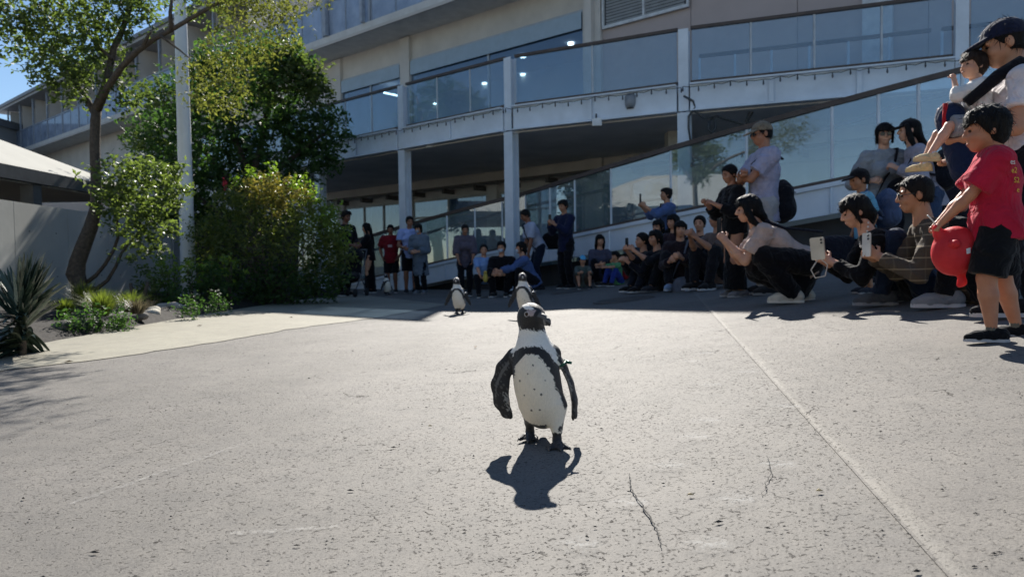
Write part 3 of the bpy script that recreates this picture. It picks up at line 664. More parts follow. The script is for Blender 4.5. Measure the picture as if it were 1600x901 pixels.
# white roofed shelter behind the wall
sh_ = thing('shelter', 'white roofed shelter with dark grey eave behind the garden wall', 'shelter', (-12.5, 12, 0))
ez, rz_ = 2.62, 4.05; C = [(-9.57, 18.0, ez), (-9.45, 4.0, ez), (-15.4, 4.0, ez), (-15.4, 18.0, ez)]; rid = [(-12.5, 15.0, rz_), (-12.5, 7.0, rz_)]
M_white = plain('white roof sheet', (.48, .47, .43), .95, 1.5, .05, spec=.02)
MB().add(C + rid, [(1, 0, 4, 5), (0, 3, 4), (3, 2, 5, 4), (2, 1, 5)]).build('roof', M_white, sh_, sh_.location)
mb = MB()
for a, b in zip(C, C[1:] + C[:1]): mb.beam(Vector(a) + Vector((0, 0, -.14)), Vector(b) + Vector((0, 0, -.14)), .10, .26)
mb.build('eave_beam', plain('dark grey eave', (.12, .125, .13), .5), sh_, sh_.location)
for x, y in ((-9.7, 14.3), (-9.65, 8.5), (-15.2, 14.3), (-15.2, 8.5), (-9.75, 17.7)): MB().box((x - .13, y - .13, 0), (x + .13, y + .13, ez - .28)).build('shelter_post', plain('dark grey post', (.13, .135, .14), .5), sh_, sh_.location)
MB().box((-15.3, 4.1, ez - .3), (-9.6, 17.9, ez - .275)).build('ceiling_board', M_soff, sh_, sh_.location)
# low things behind: pale kiosk with shutters, grey block at the far left
kb = thing('kiosk', 'low pale kiosk with tall narrow windows beneath the white shelter', 'kiosk', (-12.4, 19.5, 0))
mb = MB(); mb.box((-15.8, 19.3, 0), (-9.8, 22, 2.45)); mb.build('kiosk_wall', M_wall, kb, kb.location)
for i in range(7):
    x = -14.9 + i * .72; f = MB().box((x, 19.22, .9), (x + .6, 19.297, 2.2)).build('window', M_frame, kb, kb.location); MB().box((x + .06, 19.205, .96), (x + .54, 19.2195, 2.14)).build('pane', M_win, f, kb.location)
fb = thing('distant_building', 'grey block building far behind the left end of the terraces', 'building', (-42, 47, 0))
MB().box((-60, 44, 0), (-35.2, 60, 10.6)).build('block', plain('grey far block', (.36, .37, .38), .9, .3, .1), fb, fb.location)
MB().box((-60.2, 43.8, 10.602), (-35.0, 60.2, 11.1)).build('parapet', plain('far parapet', (.20, .21, .23), .8), fb, fb.location)
cb = thing('concrete_block_building', 'weathered bare concrete end wall at the far left edge', 'building', (-15.6, 20, 0))
MB().box((-19.5, 19.0, 0), (-15.9, 23, 3.9)).build('block', plain('stained concrete', (.42, .40, .36), .9, .8, .3), cb, cb.location)
MB().box((-19.6, 18.9, 3.902), (-15.8, 23.1, 4.05)).build('coping', M_conc, cb, cb.location)
# second low roof strip seen between lamp post and shrub
ks = thing('low_roof', 'low pale roof edge glimpsed between lamp post and yellow shrub', 'roof', (-7.6, 19.6, 0))
MB().beam((-8.7, 19.0, 2.26), (-6.3, 20.6, 1.92), .5, .10).build('roof_strip', M_white, ks, ks.location)
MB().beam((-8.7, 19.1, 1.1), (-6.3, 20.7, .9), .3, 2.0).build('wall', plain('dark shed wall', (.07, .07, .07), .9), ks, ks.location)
# lamp post
g = at(294, 12.6); lp = thing('lamp_post', 'tall plain white lamp post rising from the planted bed', 'lamp post', (g.x, g.y, .05))
MB(True).lathe([(.135, 0), (.128, .4), (.115, 3), (.088, 7.2), (.08, 7.5)], seg=20).build('pole', plain('white post paint', (.86, .87, .86), .45, 3, .05), lp)
MB(True).lathe([(.19, 0), (.19, .06), (.15, .10)], seg=20).build('base_collar', plain('grey collar', (.45, .46, .46), .5), lp)
MB(True).tube([(0, 0, 7.45), (-.4, -.2, 7.75), (-1.0, -.5, 7.85)], .045, 8).build('lamp_arm', plain('white post paint', (.74, .75, .74)), lp)
MB(True).tube([(-.9, -.45, 7.83), (-1.2, -.6, 7.84), (-1.55, -.77, 7.83)], [.05, .11, .05], 10).build('lamp_head', plain('grey lamp head', (.5, .52, .53), .4), lp)

# ------------------------------------------------------------------ plants
def leaves(name, cen, size, mat, parent=None, elong=2.2, flat=0.35, off=None, kind=None, droop=0.0):
    """many small folded leaves at the given places (n x 3)"""
    cen = np.asarray(cen, float); n = len(cen); s = size * rng.uniform(.6, 1.35, n)[:, None]
    d = rng.normal(size=(n, 3)); d[:, 2] = d[:, 2] * .7 - droop; d /= np.linalg.norm(d, axis=1)[:, None]
    a = rng.normal(size=(n, 3)); a[:, 2] += flat * 2; u = np.cross(d, a); u /= np.linalg.norm(u, axis=1)[:, None] + 1e-9; nn = np.cross(u, d)
    wd_ = s / elong
    V = np.stack([cen - d * s * .5, cen + u * wd_ * .5 + nn * wd_ * .12 - d * s * .05, cen + d * s * .5, cen - u * wd_ * .5 + nn * wd_ * .12 - d * s * .05], 1).reshape(-1, 3)
    if off is not None: V -= np.array(off)
    me = mesh_np(name, V, np.arange(4 * n).reshape(n, 4), False)
    at_ = me.attributes.new('var', 'FLOAT', 'FACE'); at_.data.foreach_set('value', np.clip(rng.beta(2, 2.2, n), 0, 1).astype(np.float32))
    o = link(name, me, mat, parent); return tag(o, kind=kind) if kind else o
def clump(c, r, n, hollow=.35):
    c = np.array(c, float); r = np.array(r if hasattr(r, '__len__') else (r, r, r * .8), float)
    d = rng.normal(size=(n, 3)); d /= np.linalg.norm(d, axis=1)[:, None]
    rad = (hollow + (1 - hollow) * rng.random(n) ** .6)[:, None]
    return c + d * rad * r * (1 + .18 * rng.normal(size=(n, 1)))
def sprays(c, r, n, per, ln, up=.3):
    """twigs with leaves set along them, spread through a clump"""
    o = clump(c, r, n, .1); out = []
    dirs = (o - np.array(c)) / (np.linalg.norm(o - np.array(c), axis=1)[:, None] + 1e-6) + rng.normal(scale=.5, size=(n, 3)); dirs[:, 2] += up
    dirs /= np.linalg.norm(dirs, axis=1)[:, None]
    for k in range(per): out.append(o + dirs * ln * (k / per) + rng.normal(scale=.022, size=(n, 3)))
    return np.concatenate(out)
M_bark = plain('grey brown bark', (.095, .075, .058), .9, 22, .4, bmp=1.0, bscale=35)
M_leafA = leafmat('small tree leaf', (.034, .056, .020), (.092, .125, .040), (2.3, 2.4, 1.2), .55)
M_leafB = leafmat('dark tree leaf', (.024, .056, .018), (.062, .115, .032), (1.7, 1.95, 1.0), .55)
M_leafY = leafmat('yellowing leaf', (.075, .092, .028), (.145, .155, .048), (1.8, 1.85, .9), .6)
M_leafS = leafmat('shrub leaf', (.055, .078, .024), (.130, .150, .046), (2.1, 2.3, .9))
M_leafL = leafmat('young leaf', (.07, .12, .02), (.19, .26, .05), (1.5, 1.8, .6))
M_blade = leafmat('blade leaf', (.030, .050, .036), (.070, .095, .062), (1.0, 1.3, .7), .32)
M_grass = leafmat('grass tuft', (.06, .085, .02), (.15, .17, .05), (1.4, 1.6, .6))
def px(X, Y, d): return P(X, Y, d)
# small tree: leaning knotty trunk, fork, crown upper left, hanging branch to the right
D1 = 10.6; tb = px(127, 477, D1); T1 = thing('small_tree', 'leaning thin tree with knotty grey trunk in the planted bed', 'tree', (tb.x, tb.y, .05)); TL = T1.location
def limb(pts, rad, d0=D1, dd=0.0, name='branch', seg=9, parent=T1, off=None):
    q = [px(X, Y, d0 + dd * i) for i, (X, Y) in enumerate(pts)]
    return MB(True).tube(q, rad, seg).build(name, M_bark, parent, TL if off is None else off)
MB(True).tube([px(X, Y, D1) for X, Y in [(124, 490), (127, 470), (124, 445), (118, 428), (121, 410), (130, 385), (142, 355), (150, 325), (150, 280), (148, 230), (149, 190), (152, 165)]],
              [.15, .125, .115, .135, .115, .11, .10, .085, .075, .072, .072, .068], 12).build('trunk', M_bark, T1, TL)
MB(True).tube([px(116, 430, D1 - .05), px(109, 427, D1 - .1), px(106, 424, D1 - .1)], [.07, .055, .03], 8).build('knot', M_bark, T1, TL)
limb([(150, 172), (164, 140), (173, 100), (178, 75), (188, 55), (199, 25), (206, -12), (215, -60)], [.075, .062, .052, .048, .044, .038, .030, .018], dd=.05)
limb([(152, 172), (166, 140), (190, 105), (215, 80), (243, 60), (268, 47), (300, 28), (335, 8), (390, -25)], [.062, .05, .044, .040, .034, .030, .026, .022, .016], dd=-.27)
limb([(148, 178), (138, 158), (126, 140), (108, 118), (90, 85), (60, 55)], [.05, .042, .034, .028, .022, .012], dd=.08)
limb([(224, 72), (232, 55), (237, 50)], [.028, .02, .012], 9.5); limb([(250, 55), (262, 65), (280, 78), (300, 95)], [.022, .016, .012, .006], 9.3)
limb([(175, 92), (150, 70), (130, 40), (110, 5)], [.03, .024, .018, .01], dd=.1); limb([(268, 47), (266, 20), (270, -10)], [.03, .024, .016], 9.2)
limb([(137, 440), (150, 430), (165, 412), (178, 390), (184, 372), (183, 345), (186, 310)], [.034, .03, .026, .024, .022, .018, .01], dd=-.03)
limb([(140, 452), (152, 450), (168, 438), (180, 418), (190, 395), (210, 370), (232, 345)], [.04, .032, .027, .024, .02, .015, .008], dd=-.04)
L = []
for X, Y, d, r, n in [(40, 20, 10.6, .48, 620), (95, 30, 10.9, .55, 760), (150, 20, 10.5, .50, 660), (70, 85, 10.7, .40, 480), (110, 95, 10.9, .45, 620), (140, 110, 10.4, .36, 400), (75, 120, 10.3, .26, 190), (35, 60, 10.8, .30, 230),
                      (165, 55, 10.9, .36, 400), (205, 20, 10.6, .42, 430), (110, 145, 10.6, .26, 200), (10, 15, 10.4, .36, 330), (195, 140, 10.5, .30, 220), (225, 10, 10.9, .34, 230), (185, 108, 10.9, .22, 120), (-20, 70, 10.6, .35, 240), (60, -30, 10.6, .7, 700), (180, -30, 10.6, .7, 700),
                      (205, 160, 10.5, .20, 130), (130, 60, 10.6, .4, 420), (95, 110, 10.3, .3, 260), (290, -8, 10.0, .42, 260), (330, 15, 9.9, .26, 150)]:
    L.append(sprays(px(X, Y, d), r, int(n * .85) // 5, 6, .20, -.1))
leaves('crown', np.concatenate(L), .085, M_leafA, T1, 2.1, .4, TL, 'stuff', .15)
L = []
for X, Y, r, n in [(390, 15, .50, 600), (430, 25, .40, 420), (360, 60, .34, 330), (410, 70, .34, 330), (330, 105, .24, 190), (365, 125, .28, 300), (345, 160, .24, 240), (305, 150, .20, 140), (300, 105, .15, 80), (380, 95, .28, 260), (440, 55, .24, 170), (355, -10, .4, 330), (372, 165, .14, 70), (310, 130, .2, 110), (350, 85, .25, 200)]:
    L.append(sprays(px(X, Y, 8.4), r * .74, int(n * .7) // 5, 6, .17, -1.0))
for x, y, z, r, n in [(-2.5, 8.0, 3.75, .5, 240), (-2.9, 8.3, 3.95, .5, 260), (-2.2, 7.8, 3.95, .45, 200), (-3.3, 8.4, 4.0, .5, 220), (-2.6, 7.6, 4.2, .5, 200)]: L.append(sprays((x, y, z), r * 1.1, int(n * 2.6) // 5, 6, .2, -.6))
leaves('hanging_foliage', np.concatenate(L), .058, M_leafY, T1, 2.6, .2, TL, 'stuff', .6)
L = []
for X, Y, r, n in [(180, 290, .34, 520), (225, 275, .30, 430), (165, 320, .26, 330), (215, 320, .34, 560), (255, 315, .26, 380), (240, 350, .24, 330), (265, 275, .20, 220), (200, 355, .22, 220), (205, 395, .15, 110), (235, 385, .2, 200), (255, 365, .15, 120), (285, 290, .14, 100), (190, 265, .2, 160)]:
    L.append(sprays(px(X, Y, 10.2), r * .95, int(n * .72) // 5, 6, .18, .1))
leaves('low_foliage', np.concatenate(L), .085, leafmat('glossy leaf', (.036, .060, .024), (.115, .150, .055), (2.2, 2.3, 1.0), .42), T1, 2.0, .6, TL, 'stuff')
# big dark tree behind
D2 = 17.5; tb = px(400, 470, D2); T2 = thing('dark_tree', 'broad dense dark green tree standing before the terrace columns', 'tree', (tb.x, tb.y, 0)); T2L = T2.location
MB(True).tube([px(X, Y, D2) for X, Y in [(400, 475), (398, 400), (392, 330), (388, 260)]], [.2, .17, .15, .12], 10).build('trunk', M_bark, T2, T2L)
for pts in ([(392, 330), (350, 270), (300, 215), (260, 180)], [(390, 290), (410, 220), (420, 150), (410, 95)], [(390, 310), (440, 260), (490, 220), (520, 200)], [(388, 270), (360, 200), (340, 140)], [(398, 390), (340, 330), (280, 290)]):
    MB(True).tube([px(X, Y, D2 + .2 * i) for i, (X, Y) in enumerate(pts)], [.10, .075, .05, .03][:len(pts)], 7).build('branch', M_bark, T2, T2L)
L = []
for X, Y, r, n in [(300, 150, .95, 1500), (370, 110, .95, 1500), (430, 110, .75, 1100), (420, 180, 1.0, 1700), (340, 200, 1.05, 1800), (260, 200, .8, 1100), (470, 190, .75, 1100), (490, 235, .65, 900), (440, 260, .9, 1300), (370, 265, 1.0, 1500), (290, 260, .95, 1300), (240, 245, .6, 600),
                   (515, 185, .38, 300), (525, 215, .32, 230), (480, 130, .45, 420), (455, 80, .40, 320), (400, 75, .5, 420), (330, 300, .9, 900), (410, 310, .9, 900), (330, 100, .5, 400), (510, 250, .36, 260), (225, 210, .36, 220), (265, 300, .8, 700), (300, 330, .7, 600), (250, 330, .6, 420), (430, 340, .8, 600), (360, 350, .8, 600)]:
    L.append(sprays(px(X, Y, D2 + rng.uniform(-.8, .8)), r, n // 5, 6, .30, -.1))
leaves('crown', np.concatenate(L), .135, M_leafB, T2, 2.2, .5, T2L, 'stuff', .2)
leaves('lit_twigs', np.concatenate([sprays(px(X, Y, D2 - .9), r, int(n * 1.4), 6, .22, .2) for X, Y, r, n in [(450, 95, .4, 60), (480, 120, .45, 70), (500, 150, .35, 45), (430, 130, .3, 40), (420, 155, .3, 25), (240, 150, .4, 40), (230, 225, .4, 40), (300, 110, .5, 55), (440, 85, .3, 40)]]), .125, M_leafA, T2, 2.1, .5, T2L, 'stuff')  # lighter leaf colour stands in for sun on these twigs
# big shrub: olive mass, yellow top shoots, dark foot
D3 = 12.4; tb = px(425, 475, D3); T3 = thing('yellow_shrub', 'big round shrub with yellowing top shoots at the bed corner', 'shrub', (tb.x, tb.y, .03)); T3L = T3.location
for i in range(16):
    X = 425 + rng.uniform(-85, 90); MB(True).tube([px(425 + rng.uniform(-40, 40), 475, D3), px((425 + X) / 2, 420, D3 + rng.uniform(-.4, .4)), px(X, 330 + abs(X - 425) * .5, D3 + rng.uniform(-.5, .5))], [.022, .016, .006], 6).build('stem', M_bark, T3, T3L)
L = []
for X, Y, r, n in [(360, 340, .42, 520), (400, 330, .48, 700), (450, 325, .48, 700), (345, 380, .40, 520), (395, 385, .55, 900), (455, 380, .55, 900), (500, 370, .42, 560), (515, 400, .34, 380), (335, 420, .32, 330), (480, 340, .4, 480), (525, 365, .22, 160), (400, 300, .3, 260), (360, 310, .25, 200), (510, 340, .26, 220), (500, 420, .42, 520), (520, 385, .3, 320), (535, 410, .2, 160), (325, 360, .28, 240), (330, 400, .3, 260)]:
    L.append(sprays(px(X, Y, D3 + rng.uniform(-.35, .35)), r, n // 5, 6, .20, .5))
leaves('foliage', np.concatenate(L), .075, M_leafS, T3, 2.6, .3, T3L, 'stuff')
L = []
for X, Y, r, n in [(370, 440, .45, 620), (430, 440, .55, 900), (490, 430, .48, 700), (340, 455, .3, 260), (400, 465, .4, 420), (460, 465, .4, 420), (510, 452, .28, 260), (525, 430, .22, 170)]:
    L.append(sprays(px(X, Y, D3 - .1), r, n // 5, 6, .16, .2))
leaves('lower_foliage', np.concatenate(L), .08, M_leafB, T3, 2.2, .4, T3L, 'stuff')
L = [sprays(px(X, Y, D3 - .1), (r, r, r * 1.1), n // 4, 5, .2, .8) for X, Y, r, n in [(395, 298, .14, 150), (432, 296, .22, 330), (425, 315, .22, 240), (455, 305, .18, 200), (415, 285, .1, 70), (475, 310, .13, 110), (440, 325, .2, 200), (398, 312, .12, 90)]]
leaves('yellow_shoots', np.concatenate(L), .07, leafmat('gold leaf', (.15, .145, .035), (.27, .25, .07), (1.2, 1.1, .6)), T3, 2.4, .3, T3L, 'stuff')
L = [sprays(px(X, Y, D3 - .1), (r, r, r * 1.4), n // 4, 5, .16, .9) for X, Y, r, n in [(424, 272, .09, 70), (393, 276, .07, 45), (454, 288, .07, 50), (490, 315, .16, 140), (515, 345, .2, 190), (530, 375, .15, 130), (500, 360, .2, 160), (370, 285, .06, 40), (470, 290, .1, 60)]]
leaves('green_shoots', np.concatenate(L), .075, M_leafL, T3, 2.2, .4, T3L, 'stuff')
fl = thing('flower_spike', 'tall shoot with a red flower tip above the shrub', 'flower', px(352, 320, D3 + .3)); o = fl.location
MB(True).tube([px(356, 320, D3 + .3), px(354, 300, D3 + .3), px(351, 284, D3 + .3)], [.012, .01, .006], 6).build('stalk', M_leafS, fl, o)
leaves('petals', clump(px(351, 288, D3 + .3), (.04, .04, .09), 60), .045, plain('red petal', (.62, .06, .09), .6), fl, 1.6, .3, o, 'stuff')
# spiky blade plant at the left edge: every blade its own part
g = at(30, 5.35); YU = thing('spiky_plant', 'round tuft of long stiff pale edged blades at the left edge', 'plant', (g.x, g.y, g.z + .01))
MB(True).tube([(0, 0, -.05), (0, 0, .2), (.01, 0, .36)], [.03, .03, .02], 9).build('stem', M_bark, YU)
def blade(el, ln, wd_, droop):
    v = []; n = 7
    for i in range(n + 1):
        t = i / n; r = ln * t; h = math.sin(el) * r - droop * ln * t * t; y = math.cos(el) * r * (1 - .1 * t)
        ww = wd_ * (math.sin(math.pi * min(1, .18 + .82 * t)) ** .7) * (1 if t < .97 else .1)
        v += [(-ww / 2, y, h), (0, y, h - ww * .22), (ww / 2, y, h)]
    f = [(3 * i + k, 3 * i + k + 1, 3 * i + k + 4, 3 * i + k + 3) for i in range(n) for k in range(2)]
    me = bpy.data.meshes.new('blade'); me.from_pydata(v, [], f); me.polygons.foreach_set('use_smooth', [True] * len(f)); return me
protos = [blade(R(e), l, w_, d_) for e, l, w_, d_ in ((82, .34, .030, .03), (65, .40, .032, .10), (45, .42, .034, .22), (25, .42, .034, .34), (8, .40, .034, .42), (-12, .36, .032, .40), (55, .40, .03, .16), (-25, .30, .03, .25))]
bm_ = []
for i, vv in enumerate((.25, .6, .95)):
    cc = [(.035, .060, .040), (.075, .105, .070), (.19, .23, .17)][i]; m, n, b = nodes('stiff blade %d' % i)
    n.links.new(ramp(n, noise(n, 30, 3), [(.3, var(cc, .75)), (.7, var(cc, 1.3))]), b.inputs['Base Color']); b.inputs['Roughness'].default_value = .30; bm_.append(m)
for k in range(300):
    lv_ = (k * .6180339) % 1; pi_ = min(7, int(lv_ * 8)); z = max(.03, [.37, .35, .29, .21, .14, .10, .30, .20][pi_] + rng.uniform(-.12, .05))
    o = link('blade', protos[pi_], bm_[rng.choice(3, p=[.4, .4, .2])], YU, (rng.uniform(-.02, .02), rng.uniform(-.02, .02), z), (rng.uniform(-.12, .12), rng.uniform(-.3, .3), k * 2.39996))
    s_ = rng.uniform(.95, 1.35); o.scale = (s_,) * 3
# grass tufts, low plants, rocks and stumps in the bed
def tuft(X, d, h, r, n, lab, mat=M_grass, hz=.10):
    g = at(X, d); t = thing('grass_tuft', lab, 'grass', (g.x, g.y, hz)); V, Fq, va_ = [], [], []
    for i in range(n):
        a = rng.uniform(0, 6.283); rr = r * math.sqrt(rng.random()); le = rng.uniform(.3, 1.0); hh = h * rng.uniform(.6, 1.15); w_ = .006
        bx, by = .25 * rr * math.cos(a), .25 * rr * math.sin(a); k = len(V); tx, ty = -math.sin(a) * w_, math.cos(a) * w_
        for t_ in (0, .35, .7, 1.0):
            q = rr * (t_ ** 1.5) * le * 1.3; z = hh * (t_ - .35 * t_ * t_ * le) * 1.25; ww = 1 - .85 * t_
            V += [(bx + math.cos(a) * q - tx * ww, by + math.sin(a) * q - ty * ww, z), (bx + math.cos(a) * q + tx * ww, by + math.sin(a) * q + ty * ww, z)]
        Fq += [(k + 2 * j, k + 2 * j + 1, k + 2 * j + 3, k + 2 * j + 2) for j in range(3)]; va_ += [rng.random()] * 3
    me = mesh_np('grass_blades', V, Fq, True); a_ = me.attributes.new('var', 'FLOAT', 'FACE')
    if len(me.polygons) == len(va_): a_.data.foreach_set('value', np.array(va_, np.float32))
    tag(link('grass_blades', me, mat, t), kind='stuff')
tuft(100, 7.9, .17, .20, 420, 'yellow green grass tuft left of the tree foot'); tuft(158, 7.6, .25, .24, 620, 'tallest grass tuft in front of the tree foot')
tuft(200, 8.3, .22, .22, 420, 'grass tuft right of the tree foot'); tuft(130, 9.6, .32, .3, 400, 'grass tuft hugging the tree trunk')
tuft(213, 7.9, .16, .22, 260, 'dry brown grass tuft beside the white rocks', leafmat('dry grass', (.07, .06, .04), (.14, .12, .08), (1, 1, .8)))
def shrublet(X, d, Y, r, n, lab, mat, size=.07, name='low_plant', st=4):
    g = at(X, d); t = thing(name, lab, 'plant', (g.x, g.y, .10)); c = px(X, Y, d)
    for k in range(st): MB(True).tube([(rng.uniform(-.05, .05), rng.uniform(-.05, .05), 0), (c.x - g.x + rng.uniform(-r, r) * .5, c.y - g.y + rng.uniform(-r, r) * .5, c.z - .1 + r * .3)], [.010, .004], 5).build('stem', M_bark, t)
    leaves('foliage', sprays(c, (r, r, r), n // 5, 6, .14, .5), size, mat, t, 2.0, .6, t.location, 'stuff')
shrublet(240, 10.9, 450, .30, 420, 'dark leafy plant left of the lamp post foot', M_leafA); shrublet(262, 11.3, 420, .28, 300, 'loose light green plant beside the lamp post', M_leafL)
shrublet(300, 10.8, 425, .16, 90, 'bright young shoots in front of the lamp post', M_leafL, .09); shrublet(330, 11.0, 440, .30, 420, 'dark glossy plant right of the lamp post foot', M_leafB, .09)
shrublet(355, 11.2, 415, .22, 120, 'bright leaf tips between lamp post and shrub', M_leafL, .08); shrublet(300, 10.0, 492, .09, 60, 'small bright weed at the footpath edge', M_leafL, .05)
shrublet(275, 10.6, 470, .26, 420, 'very dark ground plant under the lamp post', M_leafB, .07); shrublet(228, 10.5, 455, .12, 80, 'small grey green plant left of the rocks', M_leafS, .06)
for X_, d_, Y_, lb in ((110, 7.0, 512, 'dark creeping plant at the foot of the left grass tuft'), (140, 7.2, 508, 'dark creeping plant below the tallest grass tuft'), (180, 7.4, 503, 'dark creeping plant between the tallest and right tufts'), (300, 8.9, 484, 'dark creeping plant right of the pale rocks'), (340, 9.6, 478, 'dark creeping plant before the shrub foot')): shrublet(X_, d_, Y_, .13, 260, lb, M_leafB, .045, 'low_plant', 2)
shrublet(320, 12.2, 372, .35, 300, 'grey green shrub behind the lamp post', M_leafS, .08); shrublet(345, 11.4, 470, .3, 420, 'very dark ground plant at the foot of the shrub', M_leafB, .07)
def rock(X, Y, r, lab, c, sq=(1, .8, .6)):
    g = G(X, Y); S_ = SDF(.03)
    for _ in range(7): q = rng.normal(size=3) * .38 * r; S_.ell(q * np.array(sq), np.array(sq) * r * rng.uniform(.5, .8))
    V, Q = S_.mesh(r / 9); V += .02 * r * np.sin(V[:, [1, 2, 0]] * 60 / (r * 10)); o = link('rock', mesh_np('rock', V, Q), plain('rock ' + lab[:9], c, .9, 9, .25, bmp=.6)); o.location = (g.x, g.y, g.z + .06 + r * .25)
    tag(o, lab, 'rock')
rock(238, 499, .13, 'pale rounded rock nearest the grass at the bed edge', (.50, .46, .38)); rock(272, 491, .13, 'long pale flat rock right of its neighbour at the bed edge', (.46, .41, .35), (1.3, .7, .5))
rock(290, 491, .07, 'small grey stone right of the long pale rock', (.36, .34, .31)); rock(253, 496, .06, 'small dark stone between the two pale rocks', (.10, .09, .085)); rock(220, 506, .08, 'grey stone at the foot of the dry grass', (.17, .16, .15))
rock(96, 524, .07, 'dark grey rock between the spiky plant and the grass', (.12, .115, .11)); rock(93, 468, .10, 'pale grey rock half hidden behind the spiky plant', (.4, .39, .37))
rock(150, 517, .06, 'dark rock in front of the tallest grass tuft', (.08, .075, .07)); rock(118, 519, .06, 'dark lump of lava stone by the tree foot', (.06, .055, .05)); rock(188, 512, .06, 'brownish dark rock near the dry grass', (.10, .085, .075))
for X, Y0, Y1, lab in ((207, 478, 442, 'broken upright stub left of the low plants'), (222, 470, 440, 'thin leaning stub beside the low plants')):
    a, b = px(X, Y0, 10.3), px(X - 3 if X < 215 else X + 9, Y1, 10.3); t = thing('stump', lab, 'stump', (a.x, a.y, .08)); MB(True).tube([a, a.lerp(b, .5) + Vector((.01, 0, 0)), b], [.035, .03, .02], 7).build('wood', M_bark, t, t.location); MB(True).tube([a.lerp(b, .6), a.lerp(b, .75) + Vector((.05, 0, .02))], [.016, .006], 6).build('side_shoot', M_bark, t, t.location)
gs = px(272, 440, 11.8); t = thing('plant_stake', 'thin grey stake standing beside the lamp post', 'stake', (gs.x, gs.y, .1)); MB(True).tube([(0, 0, 0), (0.01, 0, .6), (.0, 0, 1.15)], .014, 6).build('rod', plain('stake', (.2, .2, .2), .6), t); MB(True).tube([(-.02, -.015, .5), (.02, -.015, .5)], .006, 6).build('tie', M_dark, t)
# dry leaves on the footpath
for X, Y, lab in ((718, 507, None), (312, 510, 'brown fallen leaf on the cream footpath'), (455, 497, 'dry curled leaf farther along the cream footpath'), (107, 567, 'small fallen leaf on the footpath near the tree shade'), (743, 544, 'lone dark fallen leaf on the plaza left of the penguin')):
    if not lab: continue
    p = G(X, Y); o = link('fallen_leaf', protos_leaf if 'protos_leaf' in globals() else (globals().__setitem__('protos_leaf', mesh_np('fallen_leaf', [(-.03, 0, .004), (0, -.013, .012), (.034, 0, .006), (0, .013, .013), (0, 0, .003)], [(0, 1, 4), (1, 2, 4), (2, 3, 4), (3, 0, 4)], False)) or protos_leaf), plain('brown leaf', (.16, .10, .05), .8), None, (p.x, p.y, p.z + .006), (0, 0, X)); tag(o, lab, 'leaf', 'fallen leaves')
# ------------------------------------------------------------------ what stands behind and beside the photographer (seen in the glass)
ow = thing('cream_building', 'low cream building across the plaza, seen only in reflections', 'building', (-13, -1, 0))
MB().prism([(-22.0, 9.0), (-3.0, -9.5), (-4.5, -11.0), (-23.5, 7.5)][::-1], 0, 3.4).build('wall', plain('cream render', (.66, .60, .44), .85, .8, .08), ow, ow.location)
MB().prism([(-22.2, 9.3), (-2.8, -9.2), (-4.7, -11.3), (-23.7, 7.3)][::-1], 3.402, 3.7).build('roof_edge', plain('dark roof edge', (.10, .10, .10), .7), ow, ow.location)
for i in range(6):
    f = (i + .5) / 6; c = Vector((-22 + 19 * f, 9 - 18.5 * f, 0)); d = Vector((.717, -.697, 0)); nn_ = Vector((.697, .717, 0))
    wf = MB().beam(c - d * .5 + nn_ * .03 + Vector((0, 0, 1.7)), c + d * .5 + nn_ * .03 + Vector((0, 0, 1.7)), .05, 1.2).build('window', M_frame, ow, ow.location); MB().beam(c - d * .42 + nn_ * .06 + Vector((0, 0, 1.7)), c + d * .42 + nn_ * .06 + Vector((0, 0, 1.7)), .008, 1.05).build('pane', M_win, wf, ow.location)
for i, (x, y, h) in enumerate([(-9.5, -.2, 5.2), (-14, 4.6, 6.5), (-18.5, 10, 7), (-5, -7, 6), (-26, 6, 8)]):
    t = thing('roadside_tree', ['leafy tree before the cream building, seen in the ramp glass', 'taller leafy tree left of the plaza, seen in the ramp glass', 'big leafy tree beside the shelter, out of the picture', 'leafy tree behind the photographer', 'large leafy tree behind the cream building'][i], 'tree', (x, y, 0))
    MB(True).tube([(0, 0, 0), (.1, 0, h * .3), (0, .1, h * .6)], [.16, .13, .08], 8).build('trunk', M_bark, t)
    leaves('crown', np.concatenate([clump((rng.uniform(-1, 1), rng.uniform(-1, 1), h * rng.uniform(.45, .95)), .8, 260, .2) for _ in range(9)]), .2, M_leafA, t, 2, .3, None, 'stuff')
t = thing('street_lamp', 'curved street lamp beside the cream building', 'street lamp', (-8.2, 2.2, 0))
MB(True).tube([(0, 0, 0), (0, 0, 4.0), (.15, 0, 4.5), (.6, .1, 4.8), (1.1, .2, 4.85)], [.07, .06, .055, .05, .045], 8).build('pole', plain('cream post', (.7, .68, .6), .5), t); MB(True).tube([(1.0, .2, 4.86), (1.3, .25, 4.84), (1.6, .3, 4.8)], [.05, .12, .05], 8).build('lamp_head', M_steel, t)
